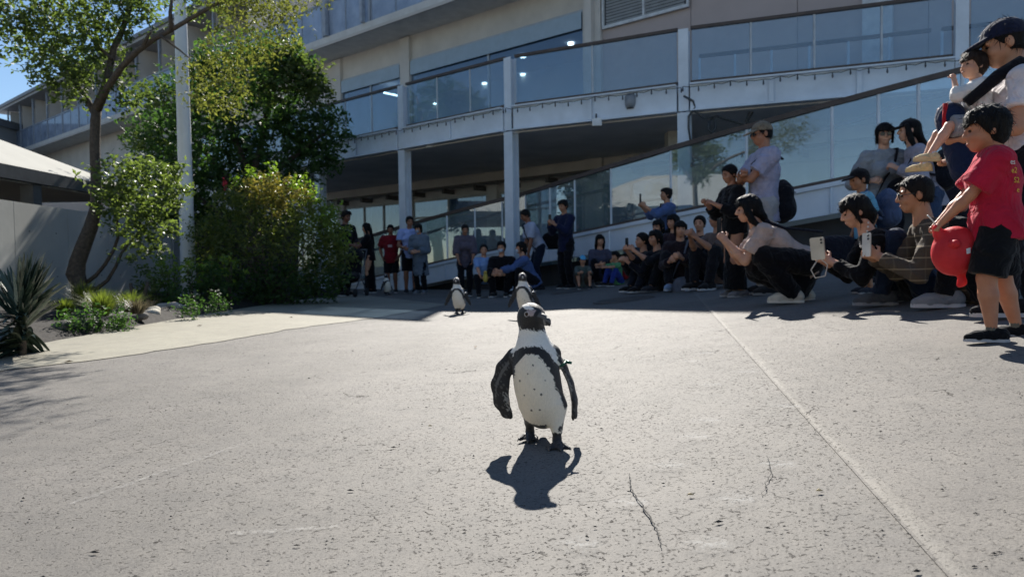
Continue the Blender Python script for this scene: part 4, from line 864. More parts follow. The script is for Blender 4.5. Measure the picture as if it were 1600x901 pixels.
# ------------------------------------------------------------------ people
def skinmat(c):
    key = 'skin ' + c
    if key in _mc: return _mc[key]
    cc = srgb(c); m, n, b = nodes(key); f = noise(n, 14, 4)
    n.links.new(ramp(n, f, [(.3, (cc[0] * .86, cc[1] * .78, cc[2] * .76)), (.7, var(cc, 1.06))]), b.inputs['Base Color'])
    b.inputs['Roughness'].default_value = .5; b.inputs['Subsurface Weight'].default_value = .12; b.inputs['Subsurface Radius'].default_value = (.02, .008, .005); b.inputs['Subsurface Scale'].default_value = .5
    bump(n, b, noise(n, 160, 3), .15, .004); _mc[key] = m; return m
def hairmat(c):
    key = 'hair ' + c
    if key in _mc: return _mc[key]
    cc = srgb(c); m, n, b = nodes(key); mp = N(n, 'ShaderNodeMapping'); mp.inputs['Scale'].default_value = (1, 1, .12); n.links.new(coord(n), mp.inputs[0])
    f = noise(n, 130, 4, .6, .5, mp.outputs[0]); n.links.new(ramp(n, f, [(.3, var(cc, .6)), (.7, var(cc, 1.6))]), b.inputs['Base Color'])
    b.inputs['Roughness'].default_value = .55; b.inputs['Specular IOR Level'].default_value = .22; bump(n, b, f, .9, .016); _mc[key] = m; return m
M_eye = plain('dark eye', (.025, .016, .012), .15, 30, .2); M_lip = plain('lip', (.36, .15, .13), .5); M_sock = plain('sock', (.62, .62, .62), .9, 40, .1)
V3 = Vector; DBG = False
def ik(a, b, l1, l2, pole):
    a, b, pole = V3(a), V3(b), V3(pole); d = b - a; L = min(d.length, (l1 + l2) * .998); d.normalize(); b = a + d * L
    x = (l1 * l1 - l2 * l2 + L * L) / (2 * L); h = math.sqrt(max(0, l1 * l1 - x * x)); n = pole - d * pole.dot(d); n.normalize()
    return a + d * x + n * h, b
_eye = None
def folded(o, key, amp):
    """presses soft creases into a garment, along its normals"""
    me = o.data; n = len(me.vertices); V = np.empty(n * 3, np.float32); me.vertices.foreach_get('co', V); V = V.reshape(-1, 3); Nn = np.empty(n * 3, np.float32); me.vertices.foreach_get('normal', Nn); Nn = Nn.reshape(-1, 3)
    r_ = np.random.default_rng(sum(ord(c) for c in key)); h = np.zeros(n)
    for wl, a in ((.13, .9), (.075, .7), (.045, .35)):
        k = r_.normal(size=(4, 3)); k[:, 2] *= 1.5; k = k / np.linalg.norm(k, axis=1)[:, None] * 2 * np.pi / wl; ph = r_.uniform(0, 6, 4)
        wv = np.sin(V @ k[0] * .5 + ph[0]) * 1.4; h += a * (1 - 2 * np.abs(np.sin((V @ k[1] + ph[1] + wv) * .5))) * (.5 + .5 * np.sin(V @ k[2] * .35 + ph[2]))
    V += Nn * (h * amp)[:, None]; me.vertices.foreach_set('co', V.ravel()); me.update(); return o
def strands(ho, hc, nb, s_h, mat, t, cnt):
    """loose hairs standing a little off the hair's surface"""
    me = ho.data; n = len(me.vertices); V = np.empty(n * 3, np.float32); me.vertices.foreach_get('co', V); V = V.reshape(-1, 3); Nn = np.empty(n * 3, np.float32); me.vertices.foreach_get('normal', Nn); Nn = Nn.reshape(-1, 3)
    k = rng.integers(0, n, cnt); p = V[k]; nn_ = Nn[k]; ok = nn_[:, 2] > -.35; p, nn_ = p[ok], nn_[ok]; m = len(p)
    dn = np.array((0, 0, -1.0)) + rng.normal(scale=.45, size=(m, 3)); d = dn - nn_ * (dn * nn_).sum(1)[:, None]; d /= np.linalg.norm(d, axis=1)[:, None] + 1e-6
    sd_ = np.cross(d, nn_); ln = (rng.uniform(.025, .07, m) * s_h)[:, None]; wd_ = (rng.uniform(.0012, .0026, m) * s_h)[:, None]; q = []
    for f, w_, lift in ((0, 1, -.001), (.5, .8, .005), (1, .1, .012)): c = p + d * ln * f + nn_ * lift * rng.uniform(.4, 1.4, (m, 1)); q += [c - sd_ * wd_ * w_, c + sd_ * wd_ * w_]
    P_ = np.stack(q, 1).reshape(-1, 3); b = (np.arange(m) * 6)[:, None]; F = np.concatenate([b + np.array([[0, 1, 3, 2]]), b + np.array([[2, 3, 5, 4]])])
    tag(link('hair_strands', mesh_np('hair_strands', P_, F), mat, t), kind='stuff')
def foot_meshes():
    up = SDF(.03); up.chain([(0, -.075, .045), (0, .0, .05), (0, .09, .035), (0, .15, .026)], [.040, .044, .042, .032], fl=(1, 0, 0), ratio=.92, cuts=[((0, 0, .012), (0, 0, -1))]); up.cap((0, -.06, .06), (0, -.045, .10), .038, .036, cuts=[((0, -.05, .098), (0, 0, 1))])
    V, Q = up.mesh(.0085); a = mesh_np('shoe', V, Q)
    o = [(.0, -.118), (.030, -.108), (.040, -.07), (.036, -.01), (.044, .07), (.043, .12), (.028, .172), (.006, .186), (-.022, .176), (-.040, .13), (-.043, .07), (-.036, -.01), (-.040, -.07), (-.030, -.108)]
    b = MB().prism([(x * .98, y * .98) for x, y in o], 0, .022).mesh('sole'); return a, b
SHOE, SOLE = foot_meshes()
def rotm(v):                                            # frame whose y runs along v
    y = V3(v).normalized(); x = y.cross(V3((0, 0, 1))); x = V3((1, 0, 0)) if x.length < 1e-3 else x.normalized(); return x, y, x.cross(y)
SKL, SKT = '#c99678', '#b98a6c'
def person(label, loc, rz, H=1.7, pel=None, lean=4, side=0, twist=0, head=(0, 0, 0), lh=None, rh=None, lf=None, rf=None, fyaw=(8, -8), top=('#888888', .35, .06), fit=.014,
           bottom=('trousers', '#20222a'), shoes=('#202022', '#d0d0d0'), hair=('short', '#0d0b0b'), cap=None, skin=SKL, fem=False, hk=1.0, fat=1.0, near=False, grip=(0, 0), kneepole=(0, 1, .35), elb=None,
           group=None, glasses=None, mask=None, neckup=.5, socks=False, footz=(0, 0), palms=None, hl=1.0):
    """a figure facing +y in its own frame; sizes in metres; hands and feet are reached by two-bone limbs"""
    vb, vc = (.0072, .0095) if near else (.0125, .0150); s = H / 1.72; s_h = s * hk
    t = thing('person', label, 'person', loc, rz, group)
    p = V3((0, 0, .525 * H)) if pel is None else V3(pel)
    sd = V3((math.sin(R(side)), math.sin(R(lean)), math.cos(R(lean)))).normalized()
    rt = V3((math.cos(R(twist)), math.sin(R(twist)), 0)); rt = (rt - sd * rt.dot(sd)).normalized(); fw = sd.cross(rt).normalized()    # fw: chest normal
    fw = -fw if fw.y < 0 and abs(twist) < 90 else fw
    nb = p + sd * .300 * H; ch = p + sd * .20 * H; wa = p + sd * .095 * H
    up = (sd * (1 - neckup) + V3((0, 0, 1)) * neckup).normalized()
    HM = (Matrix.Rotation(R(head[0]), 3, 'Z') @ Matrix.Rotation(R(head[1]), 3, 'X') @ Matrix.Rotation(R(head[2]), 3, 'Y'))
    hc = nb + up * .085 * H + HM @ V3((0, .022, .048)) * s_h + V3((0, 0, .004))
    sw = (.098 if fem else .110) * H * (1 + .15 * (fat - 1)); hw = .052 * H
    shL, shR = nb - sd * .028 * H - rt * sw, nb - sd * .028 * H + rt * sw
    hpL, hpR = p - V3((1, 0, 0)) * hw, p + V3((1, 0, 0)) * hw
    lf = V3((-.055 * H, 0, 0)) if lf is None else V3(lf); rf = V3((.055 * H, 0, 0)) if rf is None else V3(rf)
    ankL, ankR = lf + V3((0, -.035 * s, .075 * s + footz[0])), rf + V3((0, -.035 * s, .075 * s + footz[1]))
    kL, ankL2 = ik(hpL, ankL, .245 * H, .243 * H, V3(kneepole) + V3((-.25, 0, 0)) * (1 if pel is not None else .2)); kR, ankR2 = ik(hpR, ankR, .245 * H, .243 * H, V3(kneepole) + V3((.25, 0, 0)) * (1 if pel is not None else .2))
    lh = shL + V3((-.05 * s, .02, -.30 * H)) if lh is None else V3(lh); rh = shR + V3((.05 * s, .02, -.30 * H)) if rh is None else V3(rh)
    eL, eR = elb if elb else (V3((-.45, -.5, -.75)), V3((.45, -.5, -.75)))
    elL, wrL = ik(shL, lh, .172 * H, .150 * H, eL); elR, wrR = ik(shR, rh, .172 * H, .150 * H, eR)
    kid = hk > 1.1; q = s * fat; qa = s * (1 + .5 * (fat - 1))
    body = SDF(.022 * s)
    # torso
    def torso(S, m, k=None):
        S.cap(p + rt * -.035 * q, p + rt * .035 * q, .105 * q + m, .105 * q + m, fl=fw, ratio=.92, k=k)
        S.cap(p, wa, .118 * q + m, (.108 if fem else .122) * q + m, fl=fw, ratio=.80, k=k); S.cap(wa, ch, (.108 if fem else .124) * q + m, (.135 if fem else .150) * q + m, fl=fw, ratio=.76, k=k)
        S.cap(ch, nb - sd * .045 * H, (.135 if fem else .152) * q + m, .105 * q + m, fl=fw, ratio=.74, k=k); S.cap(shL * .9 + nb * .1, shR * .9 + nb * .1, .052 * q + m, k=k)
        S.cap(nb - sd * .03 * H, nb + up * .01 * H, .075 * s + m * .5, .054 * s + m * .3, k=k)
        if fem and not kid:
            for sg in (-1, 1): S.ell(ch + fw * .085 * s + rt * .062 * s * sg - sd * .01, np.array((.062, .055, .062)) * s + m, k=k)
    torso(body, 0)
    body.chain([nb - sd * .01 * H, hc - HM @ V3((0, .022, .055)) * s_h], [.058 * s, .052 * s_h])
    for a, e, w_ in ((shL, elL, wrL), (shR, elR, wrR)): body.chain([a, a.lerp(e, .5), e, e.lerp(w_, .35), w_], [.050 * qa, .045 * qa, .037 * qa, .039 * qa, .026 * qa])
    for h_, k_, a_ in ((hpL, kL, ankL2), (hpR, kR, ankR2)): body.chain([h_, h_.lerp(k_, .5), k_, k_.lerp(a_, .32), a_], [.088 * q, .075 * q, .054 * q, .054 * q, .036 * s])
    # hands: palm, four unequal bent fingers, thumb at the side
    hands = []
    for i, (e, w_, g) in enumerate(((elL, wrL, grip[0]), (elR, wrR, grip[1]))):
        d = (w_ - e).normalized(); sgn = -1 if i == 0 else 1
        ref = V3(palms[i]) if palms and palms[i] else V3((-sgn * .8, .25, -.3)); pn = (ref - d * ref.dot(d)).normalized(); ac = d.cross(pn).normalized(); ac = ac if ac.dot(rt) * sgn < 0 or abs(ac.dot(rt)) < .3 else -ac
        if abs(ac.z) > .5 and ac.z < 0: ac = -ac          # thumb upward when the hand is on edge
        hs_ = s * (1.0 if near else 1.12); c = w_ + d * .045 * hs_; fr = .0082 * hs_ if near else .0115 * hs_
        body.cap(w_, c + d * .025 * hs_, .024 * hs_, .036 * hs_, fl=pn, ratio=.45, k=.012)
        cu = g
        for j, fl_ in enumerate((.066, .076, .071, .056)):
            o = c + d * .040 * hs_ + ac * (.028 - .0185 * j) * hs_; a1 = R(18 + 62 * cu + 6 * j); a2 = a1 + R(25 + 55 * cu)
            d1 = d * math.cos(a1) + pn * math.sin(a1); d2 = d * math.cos(a2) + pn * math.sin(a2); m_ = o + d1 * fl_ * .55 * hs_
            body.cap(o - d * .012 * hs_, m_, fr, fr * .92, k=.005); body.cap(m_, m_ + d2 * fl_ * .5 * hs_, fr * .92, fr * .75, k=.005)
        o = w_ + d * .028 * hs_ + ac * .026 * hs_; d1 = (d * .62 + ac * .6 + pn * (.25 + .4 * cu)).normalized(); m_ = o + d1 * .042 * hs_
        body.cap(o, m_, fr * 1.25, fr * 1.05, k=.008); body.cap(m_, m_ + (d * .85 + pn * .5 * cu + ac * .1).normalized() * .03 * hs_, fr * 1.05, fr * .8, k=.006)
        hands.append((c + d * .045 * hs_ + pn * .022 * hs_, d, pn, ac))
    # head with brow, nose, lips, chin, cheeks and ears
    hp = lambda x, y, z: hc + HM @ V3((x, y, z)) * s_h
    HR = [list(r) for r in HM]
    def he(S, c, r, k=.016, cuts=()): S.ell(hp(*c), np.array(r) * s_h, HR, cuts, k * s_h)
    def hcap(S, a, b, r0, r1, k=.010): S.cap(hp(*a), hp(*b), r0 * s_h, r1 * s_h, k=k * s_h)
    he(body, (0, -.012, .030), (.074, .092, .084)); he(body, (0, .022, -.030), (.060 if not kid else .066, .066, .066)); he(body, (0, .050, -.078), (.032, .030, .028), .02)
    hcap(body, (-.040, .072, .022), (.040, .072, .022), .013, .013); hcap(body, (0, .088, .012), (0, .103 if not kid else .098, -.022), .008, .0125, .008); hcap(body, (-.012, .090, -.026), (.012, .090, -.026), .0085, .0085, .006)
    he(body, (-.034, .058, -.026), (.026, .026, .024)); he(body, (.034, .058, -.026), (.026, .026, .024))
    hcap(body, (-.020, .081, -.054), (.020, .081, -.054), .0075, .0075, .006); hcap(body, (-.016, .080, -.065), (.016, .080, -.065), .008, .008, .006)
    for sg in (-1, 1): he(body, (sg * .075, -.012, -.005), (.011, .020, .033), .006)
    body.build('body', vb, skinmat(skin), t)
    for sg in (-1, 1):
        e_ = SDF(.002); he(e_, (sg * .031, .0775, .004), (.0135, .0085, .0075), .002); e_.build('eye', .0035 if near else .005, M_eye, t)
        b_ = MB(True).tube([hp(sg * .050, .072, .026), hp(sg * .034, .085, .030), hp(sg * .014, .088, .026)], np.array((.003, .0045, .0035)) * s_h, 5); b_.build('eyebrow', hairmat(hair[1]), t)
    MB(True).tube([hp(-.022, .086, -.059), hp(0, .0905, -.0585), hp(.022, .086, -.059)], np.array((.002, .0042, .002)) * s_h, 5).build('mouth', M_lip, t)
    # hair
    hm = hairmat(hair[1]); kind = hair[0]; S = SDF(.018 * s_h); B = HM @ V3((0, 0, 1)); Fv = HM @ V3((0, 1, 0))
    cutf = [(hp(0, .060, .052), HM @ V3((0, .80, -.60)))]
    low = -.005 if kind in ('short', 'buzz') else -.05
    th = .008 if cap else (.010 if kind == 'buzz' else .017)
    S.ell(hp(0, -.014, .034), np.array((.074 + th, .092 + th, .084 + th)) * s_h, HR, cutf + [(hp(0, 0, low - .03), HM @ V3((0, .35, -1)))], .01)
    S.ell(hp(0, -.040, -.02), np.array((.070, .064, .075)) * s_h, HR, [(hp(0, .0, low - .035), HM @ V3((0, .2, -1))), (hp(0, -.015, 0), HM @ V3((0, 1, .1)))], .02)
    if kind in ('bowl', 'bob', 'long', 'fringe') and not cap:
        for x in (-.05, -.025, 0, .025, .05): S.cap(hp(x * .8, .055, .088), hp(x, .092 - abs(x) * .35, .040), .018 * s_h, .010 * s_h, k=.02)
    if kind in ('bowl', 'bob'):
        for sg in (-1, 1): S.cap(hp(sg * .075, .03, .06), hp(sg * .078, .005, -.01 if kind == 'bowl' else -.085), .020 * s_h, .012 * s_h)
    if kind == 'bob': S.chain([hp(0, -.07, .02), hp(0, -.085, -.05), hp(0, -.07, -.095)], [.06 * s_h, .06 * s_h, .04 * s_h], fl=Fv, ratio=.8)
    if kind == 'long':
        for sg in (-1, 1): S.chain([hp(sg * .07, .035, .05), hp(sg * .082, .015, -.03), hp(sg * .080, -.01, -.10), nb + rt * sg * .085 * s - fw * .01 - sd * .10 * s], [.024 * s_h, .026 * s_h, .028 * s_h, .014 * s_h])
        bk = nb - fw * .075 * s; S.chain([hp(0, -.075, .04), hp(0, -.095, -.06), bk - sd * .02 * s * hl - fw * .03, bk - sd * .16 * s * hl - fw * .05 - V3((0, 0, .02)), bk - sd * .28 * s * hl - fw * .05 - V3((0, 0, .05))], [.07 * s_h, .072 * s_h, .066 * s * hl, .050 * s * hl, .018 * s], fl=fw, ratio=.55)
    if kind == 'mop':
        for k in range(14): a = k * 2.4; S.ell(hp(.05 * math.cos(a), -.02 + .06 * math.sin(a), .075 + .02 * math.sin(k)), np.array((.035, .035, .03)) * s_h, HR, (), .015)
        for x in (-.05, -.02, .015, .045): S.cap(hp(x, .05, .095), hp(x * 1.1, .088, .062), .022 * s_h, .012 * s_h)
    def frizz(V): return V + .0013 * s_h * np.sin(V[:, [1, 0, 0]] * 210 + V[:, [0, 1, 1]] * 160)
    ho = S.build('hair', .0075 if near else .011, hm, t, frizz)
    if near: strands(ho, hc, nb, s_h, hm, t, 420 if kind != 'buzz' else 160)
    if cap:
        S = SDF(.008); he(S, (0, -.012, .036), (.090, .108, .096), .01, [(hp(0, 0, .030), HM @ V3((0, .12, -1)))]); S.ell(hp(0, .105, .036), np.array((.074, .088, .013)) * s_h, [list(r) for r in (HM @ Matrix.Rotation(R(-14), 3, 'X'))], [(hp(0, .05, 0), HM @ V3((0, -1, 0)))], .012)
        S.build('cap', .006 if near else .010, cloth(cap), t); MB(True).lathe([(.008, 0), (.009, .005), (.004, .009)], seg=8).build('cap_button', cloth(cap), t).location = hp(0, -.012, .130)
    if glasses:
        m_ = MB(True); dark = glasses == 'sun'
        for sg in (-1, 1):
            m_.tube([hp(sg * .031 + .024 * math.cos(a), .094, .004 + .018 * math.sin(a)) for a in lin(0, 6.283, 17)], .0024 * s_h, 5); m_.tube([hp(sg * .055, .092, .008), hp(sg * .079, .02, .008), hp(sg * .079, -.015, .0)], .0022 * s_h, 5)
        m_.tube([hp(-.008, .095, .008), hp(.008, .095, .008)], .002 * s_h, 5); fr_ = m_.build('glasses', M_dark, t)
        l_ = MB()
        for sg in (-1, 1): l_.add([hp(sg * .031 + .023 * math.cos(a), .0935, .004 + .017 * math.sin(a)) for a in lin(0, 6.283, 15)[:-1]], [tuple(range(14))])
        l_.build('lens', plain('dark lens', (.012, .012, .014), .12) if dark else glass('spectacle lens', (.95, .95, .95), .04, .4), fr_)
    if mask:
        S = SDF(.01); he(S, (0, .062, -.045), (.052, .040, .046), .01, [(hp(0, 0, -.008), HM @ V3((0, -.15, 1)))]); S.build('face_mask', .006 if near else .009, cloth(mask), t)
    # top
    tc, slv, hem = top[:3]
    if tc:
        S = SDF(.020 * s); hemp = p - sd * hem * H; cb_ = [(hemp, -sd)]
        torso(S, fit + .004); n0 = len(S.P)
        S.cap(p + sd * .02 * H, hemp - sd * .05, .122 * q + fit + .012, .126 * q + fit + .02 + (.02 if hem > .1 else 0), fl=fw, ratio=.86)
        S.P = [x[:-5 + 0] + x[-5:] if False else x for x in S.P]
        NP = []
        for x in S.P: x = list(x); ci = 7 if x[0] == 'c' else 4; x[ci] = tuple(x[ci]) + tuple(cb_); NP.append(tuple(x))
        S.P = NP
        # neckline
        nl = [(nb + up * .012 * H, up)]
        S.P = [tuple(list(x[:7]) + [tuple(x[7]) + tuple(nl)] + list(x[8:])) if x[0] == 'c' and i == 5 else x for i, x in enumerate(S.P)]
        for a, e, w_ in ((shL, elL, wrL), (shR, elR, wrR)):
            if slv <= 1: S.cap(a, a.lerp(e, .05 + slv), .054 * qa + fit, .050 * qa + fit * 1.3, cuts=[(a.lerp(e, slv), e - a)])
            else:
                S.chain([a, a.lerp(e, .5), e], [.054 * qa + fit, .050 * qa + fit, .044 * qa + fit]); f_ = slv - 1; S.cap(e, e.lerp(w_, f_ + .05), .044 * qa + fit, .032 * qa + fit, cuts=[(e.lerp(w_, f_), w_ - e)])
        folded(S.build('top', vc, top[3] if len(top) > 3 else cloth(tc), t), label, .007 * s)
    # bottom
    bt, bc = bottom; S = SDF(.020 * s); wtop = [(p + sd * .085 * H, sd)]
    S.cap(p + rt * -.035 * q, p + rt * .035 * q, .105 * q + .014, fl=fw, ratio=.95); S.cap(p, wa, .118 * q + .012, .112 * q + .010, fl=fw, ratio=.84, cuts=wtop)
    if bt in ('trousers', 'shorts', 'wide'):
        e_ = .02 if bt == 'wide' else .0
        for h_, k_, a_ in ((hpL, kL, ankL2), (hpR, kR, ankR2)):
            S.chain([h_, h_.lerp(k_, .5), k_], [.092 * q + .014, .080 * q + .014 + e_, .060 * q + .014 + e_] if bt != 'shorts' else [.094 * q + .014, .086 * q + .018, .074 * q + .022], cuts=[] if bt != 'shorts' else [(h_.lerp(k_, .96), k_ - h_)])
            if bt != 'shorts': S.chain([k_, k_.lerp(a_, .4), k_.lerp(a_, 1.0)], [.060 * q + .014 + e_, .056 * q + .016 + e_, .044 * s + .014 + e_], cuts=[(k_.lerp(a_, .97), a_ - k_)])
    elif bt in ('skirt', 'dress'):
        kn = (kL + kR) / 2; an = (ankL2 + ankR2) / 2
        if pel is None: S.cap(p, V3((p.x * .5, 0, .05 * H)), .125 * q, .19 * s, fl=(0, 1, 0), ratio=.8, cuts=[((0, 0, .06 * H), (0, 0, -1))])
        else:
            for k_, a_, h_ in ((kL, ankL2, hpL), (kR, ankR2, hpR)): S.chain([h_, k_, a_ + V3((0, 0, .03))], [.115 * q, .095 * q, .085 * s])
            S.cap(p, kn, .14 * q, .13 * q); S.cap((p + an) / 2, kn, .12 * q, .12 * q); S.cap(p + V3((0, 0, -.04)), an + V3((0, -.02, .04)), .11 * s, .10 * s)
    folded(S.build('skirt' if bt in ('skirt', 'dress') else ('shorts' if bt == 'shorts' else 'trousers'), vc, cloth(bc), t), label + 'b', .007 * s)
    # shoes
    for i, (a_, k_, f_) in enumerate(((ankL2, kL, fyaw[0]), (ankR2, kR, fyaw[1]))):
        o = link('shoe', SHOE, cloth(shoes[0], 'shoe'), t, (a_.x, a_.y + .0 * s, a_.z - .075 * s), (0, 0, R(f_))); o.scale = (s * 1.06,) * 3
        link('sole', SOLE, plain('sole ' + shoes[1], shoes[1], .7), o)
        if socks: MB(True).tube([a_ + V3((0, 0, -.02)), a_.lerp(k_, .16)], [.040 * s, .041 * s], 12).build('sock', M_sock if socks is True else cloth(socks), t)
    M = Matrix.Translation(t.location) @ Matrix.Rotation(rz, 4, 'Z')
    if DBG: PX = CM.inverted() @ (M @ hc); print('HEAD %-50s %.0f %.0f' % (label[:50], CX + FP * PX.x / -PX.z, CY - FP * PX.y / -PX.z), 'FEET %.0f' % (CY - FP * (CM.inverted() @ V3(t.location)).y / -(CM.inverted() @ V3(t.location)).z))
    t_ = dict(o=t, M=M, hands=[(M @ h[0], M.to_3x3() @ h[1], M.to_3x3() @ h[2], M.to_3x3() @ h[3]) for h in hands], hc=M @ hc, nb=M @ nb, p=M @ p, sd=M.to_3x3() @ sd, rt=M.to_3x3() @ rt, fw=M.to_3x3() @ fw, ch=M @ ch, shL=M @ shL, shR=M @ shR, s=s, kL=M @ kL, kR=M @ kR, q=q)
    return t_
def phone(label, c, nrm, up, col_='#1a1b1e', cat='phone', sz=(.075, .155, .009), screen=True):
    """a rounded slab held upright: nrm is the way its back faces"""
    z = V3(up).normalized(); y = V3(nrm); y = (y - z * y.dot(z)).normalized(); x = y.cross(z)
    t = thing('phone', label, cat, c); t.rotation_euler = Matrix((x, y, z)).transposed().to_euler()
    w_, h_, d_ = sz[0] / 2, sz[1] / 2, sz[2] / 2; r = .011; o = [(sx * (w_ - r) + r * math.cos(a), sz_ * (h_ - r) + r * math.sin(a)) for sx, sz_, a0 in ((1, 1, 0), (-1, 1, 1.571), (-1, -1, 3.142), (1, -1, 4.712)) for a in lin(a0, a0 + 1.571, 4)]
    n = len(o); v = [(a, -d_, b) for a, b in o] + [(a, d_, b) for a, b in o]
    MB().add(v, [tuple(range(n)), tuple(range(n, 2 * n))[::-1]] + [(i, n + i, n + (i + 1) % n, (i + 1) % n) for i in range(n)]).build('phone_body', plain('phone ' + col_, col_, .35), t)
    if screen: MB().box((-w_ + .005, -d_ - .0012, -h_ + .007), (w_ - .005, -d_ - .0002, h_ - .007)).build('screen', plain('phone screen', (.02, .022, .03), .1), t)
    for i in range(2): MB(True).tube([(-w_ + .016, d_ + .0002, h_ - .018 - .022 * i), (-w_ + .016, d_ + .003, h_ - .018 - .022 * i)], .008, 10).build('lens', M_dark, t)
    return t
def bag(label, c, r, colr, rz=0, strap=None, cat='bag', name='shoulder_bag', tall=1.0):
    t = thing(name, label, cat, c, rz); S = SDF(.03)
    x, y, z = r; S.cap((-x * .5, 0, -z * .55), (x * .5, 0, -z * .55), y * 1.05); S.cap((-x * .45, 0, z * .3), (x * .45, 0, z * .3), y * .85); S.ell((0, 0, -z * .1), (x, y, z)); S.ell((0, y * .75, -z * .35), (x * .7, y * .5, z * .45))
    S.build('bag_body', .012, cloth(colr), t); MB(True).tube([(-x * .7, y * .9, z * .25), (0, y * 1.08, z * .32), (x * .7, y * .9, z * .25)], .006, 5).build('zip', M_dark, t)
    if strap:
        q = [V3(k) - V3(c) for k in strap]; Mi = Matrix.Rotation(-rz, 3, 'Z'); MB(True).tube([Mi @ k for k in q], .013, 6).build('strap', cloth(colr), t)
    return t
def sling(P_, label, colr, right=True, c=None, r=(.13, .06, .11), rz=0, cat='bag'):
    """a bag on a strap running over one shoulder and across the chest"""
    s = P_['s']; a = P_['shL' if right else 'shR']; a = a.lerp(P_['nb'], .35) + P_['sd'] * .075 * s; fr = P_['fw'] * (.155 * P_['q']); ch = P_['ch']; sg = 1 if right else -1
    end = c if c is not None else P_['p'] + P_['rt'] * sg * .2 * s
    pts = [a - P_['fw'] * .03, a + P_['fw'] * .08 * s, ch + fr * .9 - P_['rt'] * sg * .06 * s + P_['sd'] * .03, ch + fr - P_['sd'] * .09 * s + P_['rt'] * sg * .03 * s, P_['p'] + fr * .9 + P_['rt'] * sg * .12 * s + P_['sd'] * .03, end + V3((0, 0, r[2] * .8))]
    return bag(label, end, r, colr, rz, pts, cat)
DOWN = V3((0, 0, -1))
def rzf(deg): return R(deg)
# facing: 180 looks at the camera, 90 looks to the left of the picture, 270 to the right
# ------------------------------------------------------------------ the group at the right edge
def stripes(name, base, line, scale):
    m, n, b = nodes(name); co = coord(n); w_ = N(n, 'ShaderNodeTexWave', i_Scale=scale, i_Distortion=.6); w_.bands_direction = 'Z'; n.links.new(co, w_.inputs['Vector'])
    w2 = N(n, 'ShaderNodeTexWave', i_Scale=scale * .9, i_Distortion=.6); w2.bands_direction = 'Y'; n.links.new(co, w2.inputs['Vector'])
    f = mth(n, 'MAXIMUM', ramp(n, w_.outputs['Fac'], [(.95, (0,) * 3), (.985, (.4,) * 3)]), ramp(n, w2.outputs['Fac'], [(.955, (0,) * 3), (.985, (.08,) * 3)]))
    n.links.new(mixc(n, f, srgb(base), srgb(line)), b.inputs['Base Color']); b.inputs['Roughness'].default_value = .9
    bump(n, b, noise(n, 13, 3, .5, 1), .7, .03); return m
g = at(1592, 3.8)
man = person('tall man in navy cap and white shirt carrying a toddler at the right edge', g, rzf(70), 1.55, hk=1.16, lean=5, head=(-4, -14, 0), lh=(-.10, .28, .95), rh=(.14, .28, .88), grip=(.5, .5), palms=((0, -.6, .8), (0, -.6, .8)),
             top=('#d9d3d6', .62, .08), bottom=('trousers', '#15171e'), shoes=('#16171b', '#bdbdbd'), hair=('short', '#14100e'), cap='#1c2138', skin='#b98a6c', near=True, fat=1.08, lf=(-.12, .12, 0), rf=(.12, -.08, 0))
# baby carrier: dark strap over the shoulder, blue and red panel
c = man['ch'] + man['fw'] * .24
kid = person('toddler in pale sleeves held in a blue carrier against the man', man['p'] + man['fw'] * .185 + V3((0, 0, .10)) - V3((0, 0, .0)), rzf(78), .76, pel=(0, 0, .13), lean=6, head=(18, 4, 0), hk=1.45, lh=(-.015, .135, .385), rh=(.09, .15, .24), lf=(-.10, .30, -.06), rf=(.10, .27, -.09), kneepole=(0, .8, 1), grip=(.7, .6), elb=(V3((-.5, .2, -1)), V3((.5, .2, -1))),
             top=('#dcdad6', 1.45, .03), bottom=('shorts', '#8c8d92'), shoes=('#d8c79a', '#cdbb8a'), hair=('bowl', '#2a201a'), skin='#d0a084', near=True, fat=1.12, socks=True)
ct = thing('baby_carrier', 'dark blue and red baby carrier strapped to the man in white', 'carrier', man['ch'])
S = SDF(.03); S.cap(man['ch'] + man['fw'] * .30 - V3((0, 0, .02)) - man['ch'], man['p'] + man['fw'] * .26 + V3((0, 0, .02)) - man['ch'], (.10), .095, fl=man['fw'], ratio=.75); S.build('panel', .012, cloth('#182848'), ct)
MB(True).tube([man['ch'] + man['fw'] * .34 + man['rt'] * (-.07) + V3((0, 0, .06)) - man['ch'], man['ch'] + man['fw'] * .345 - man['rt'] * .075 + V3((0, 0, -.09)) - man['ch']], .013, 7).build('red_trim', cloth('#b3202a'), ct)
for sg in (-1, 1):
    a = man['shL' if sg < 0 else 'shR'].lerp(man['nb'], .35)
    MB(True).tube([x - man['ch'] for x in (man['ch'] - man['fw'] * .17 + man['rt'] * sg * .07, a - man['fw'] * .06 + V3((0, 0, .035)), a + V3((0, 0, .078)), a + man['fw'] * .09 + V3((0, 0, .03)), man['ch'] + man['fw'] * .25 + man['rt'] * sg * .11 + V3((0, 0, .04)))], [.03, .035, .036, .035, .03], 8).build('shoulder_strap', cloth('#14161d'), ct)
g = at(1557, 3.2)
boy = person('boy in red t-shirt and black shorts holding a red hat', g, rzf(66), 1.0, lean=4, head=(4, -6, 0), hk=1.5, fat=1.26, near=True, lh=(-.05, .27, .48), rh=(.08, .26, .49), grip=(.75, .75), palms=((.5, -.2, -.6), (-.6, -.2, -.5)),
             elb=(V3((-.6, -.6, -.5)), V3((.6, -.7, -.4))), top=('#b5213c', .78, .075), fit=.028, bottom=('shorts', '#111318'), shoes=('#15161a', '#b9b9bd'), hair=('bowl', '#120e0c'), skin='#bd8465', lf=(-.08, .05, 0), rf=(.09, -.08, 0), socks='#6d6a60')
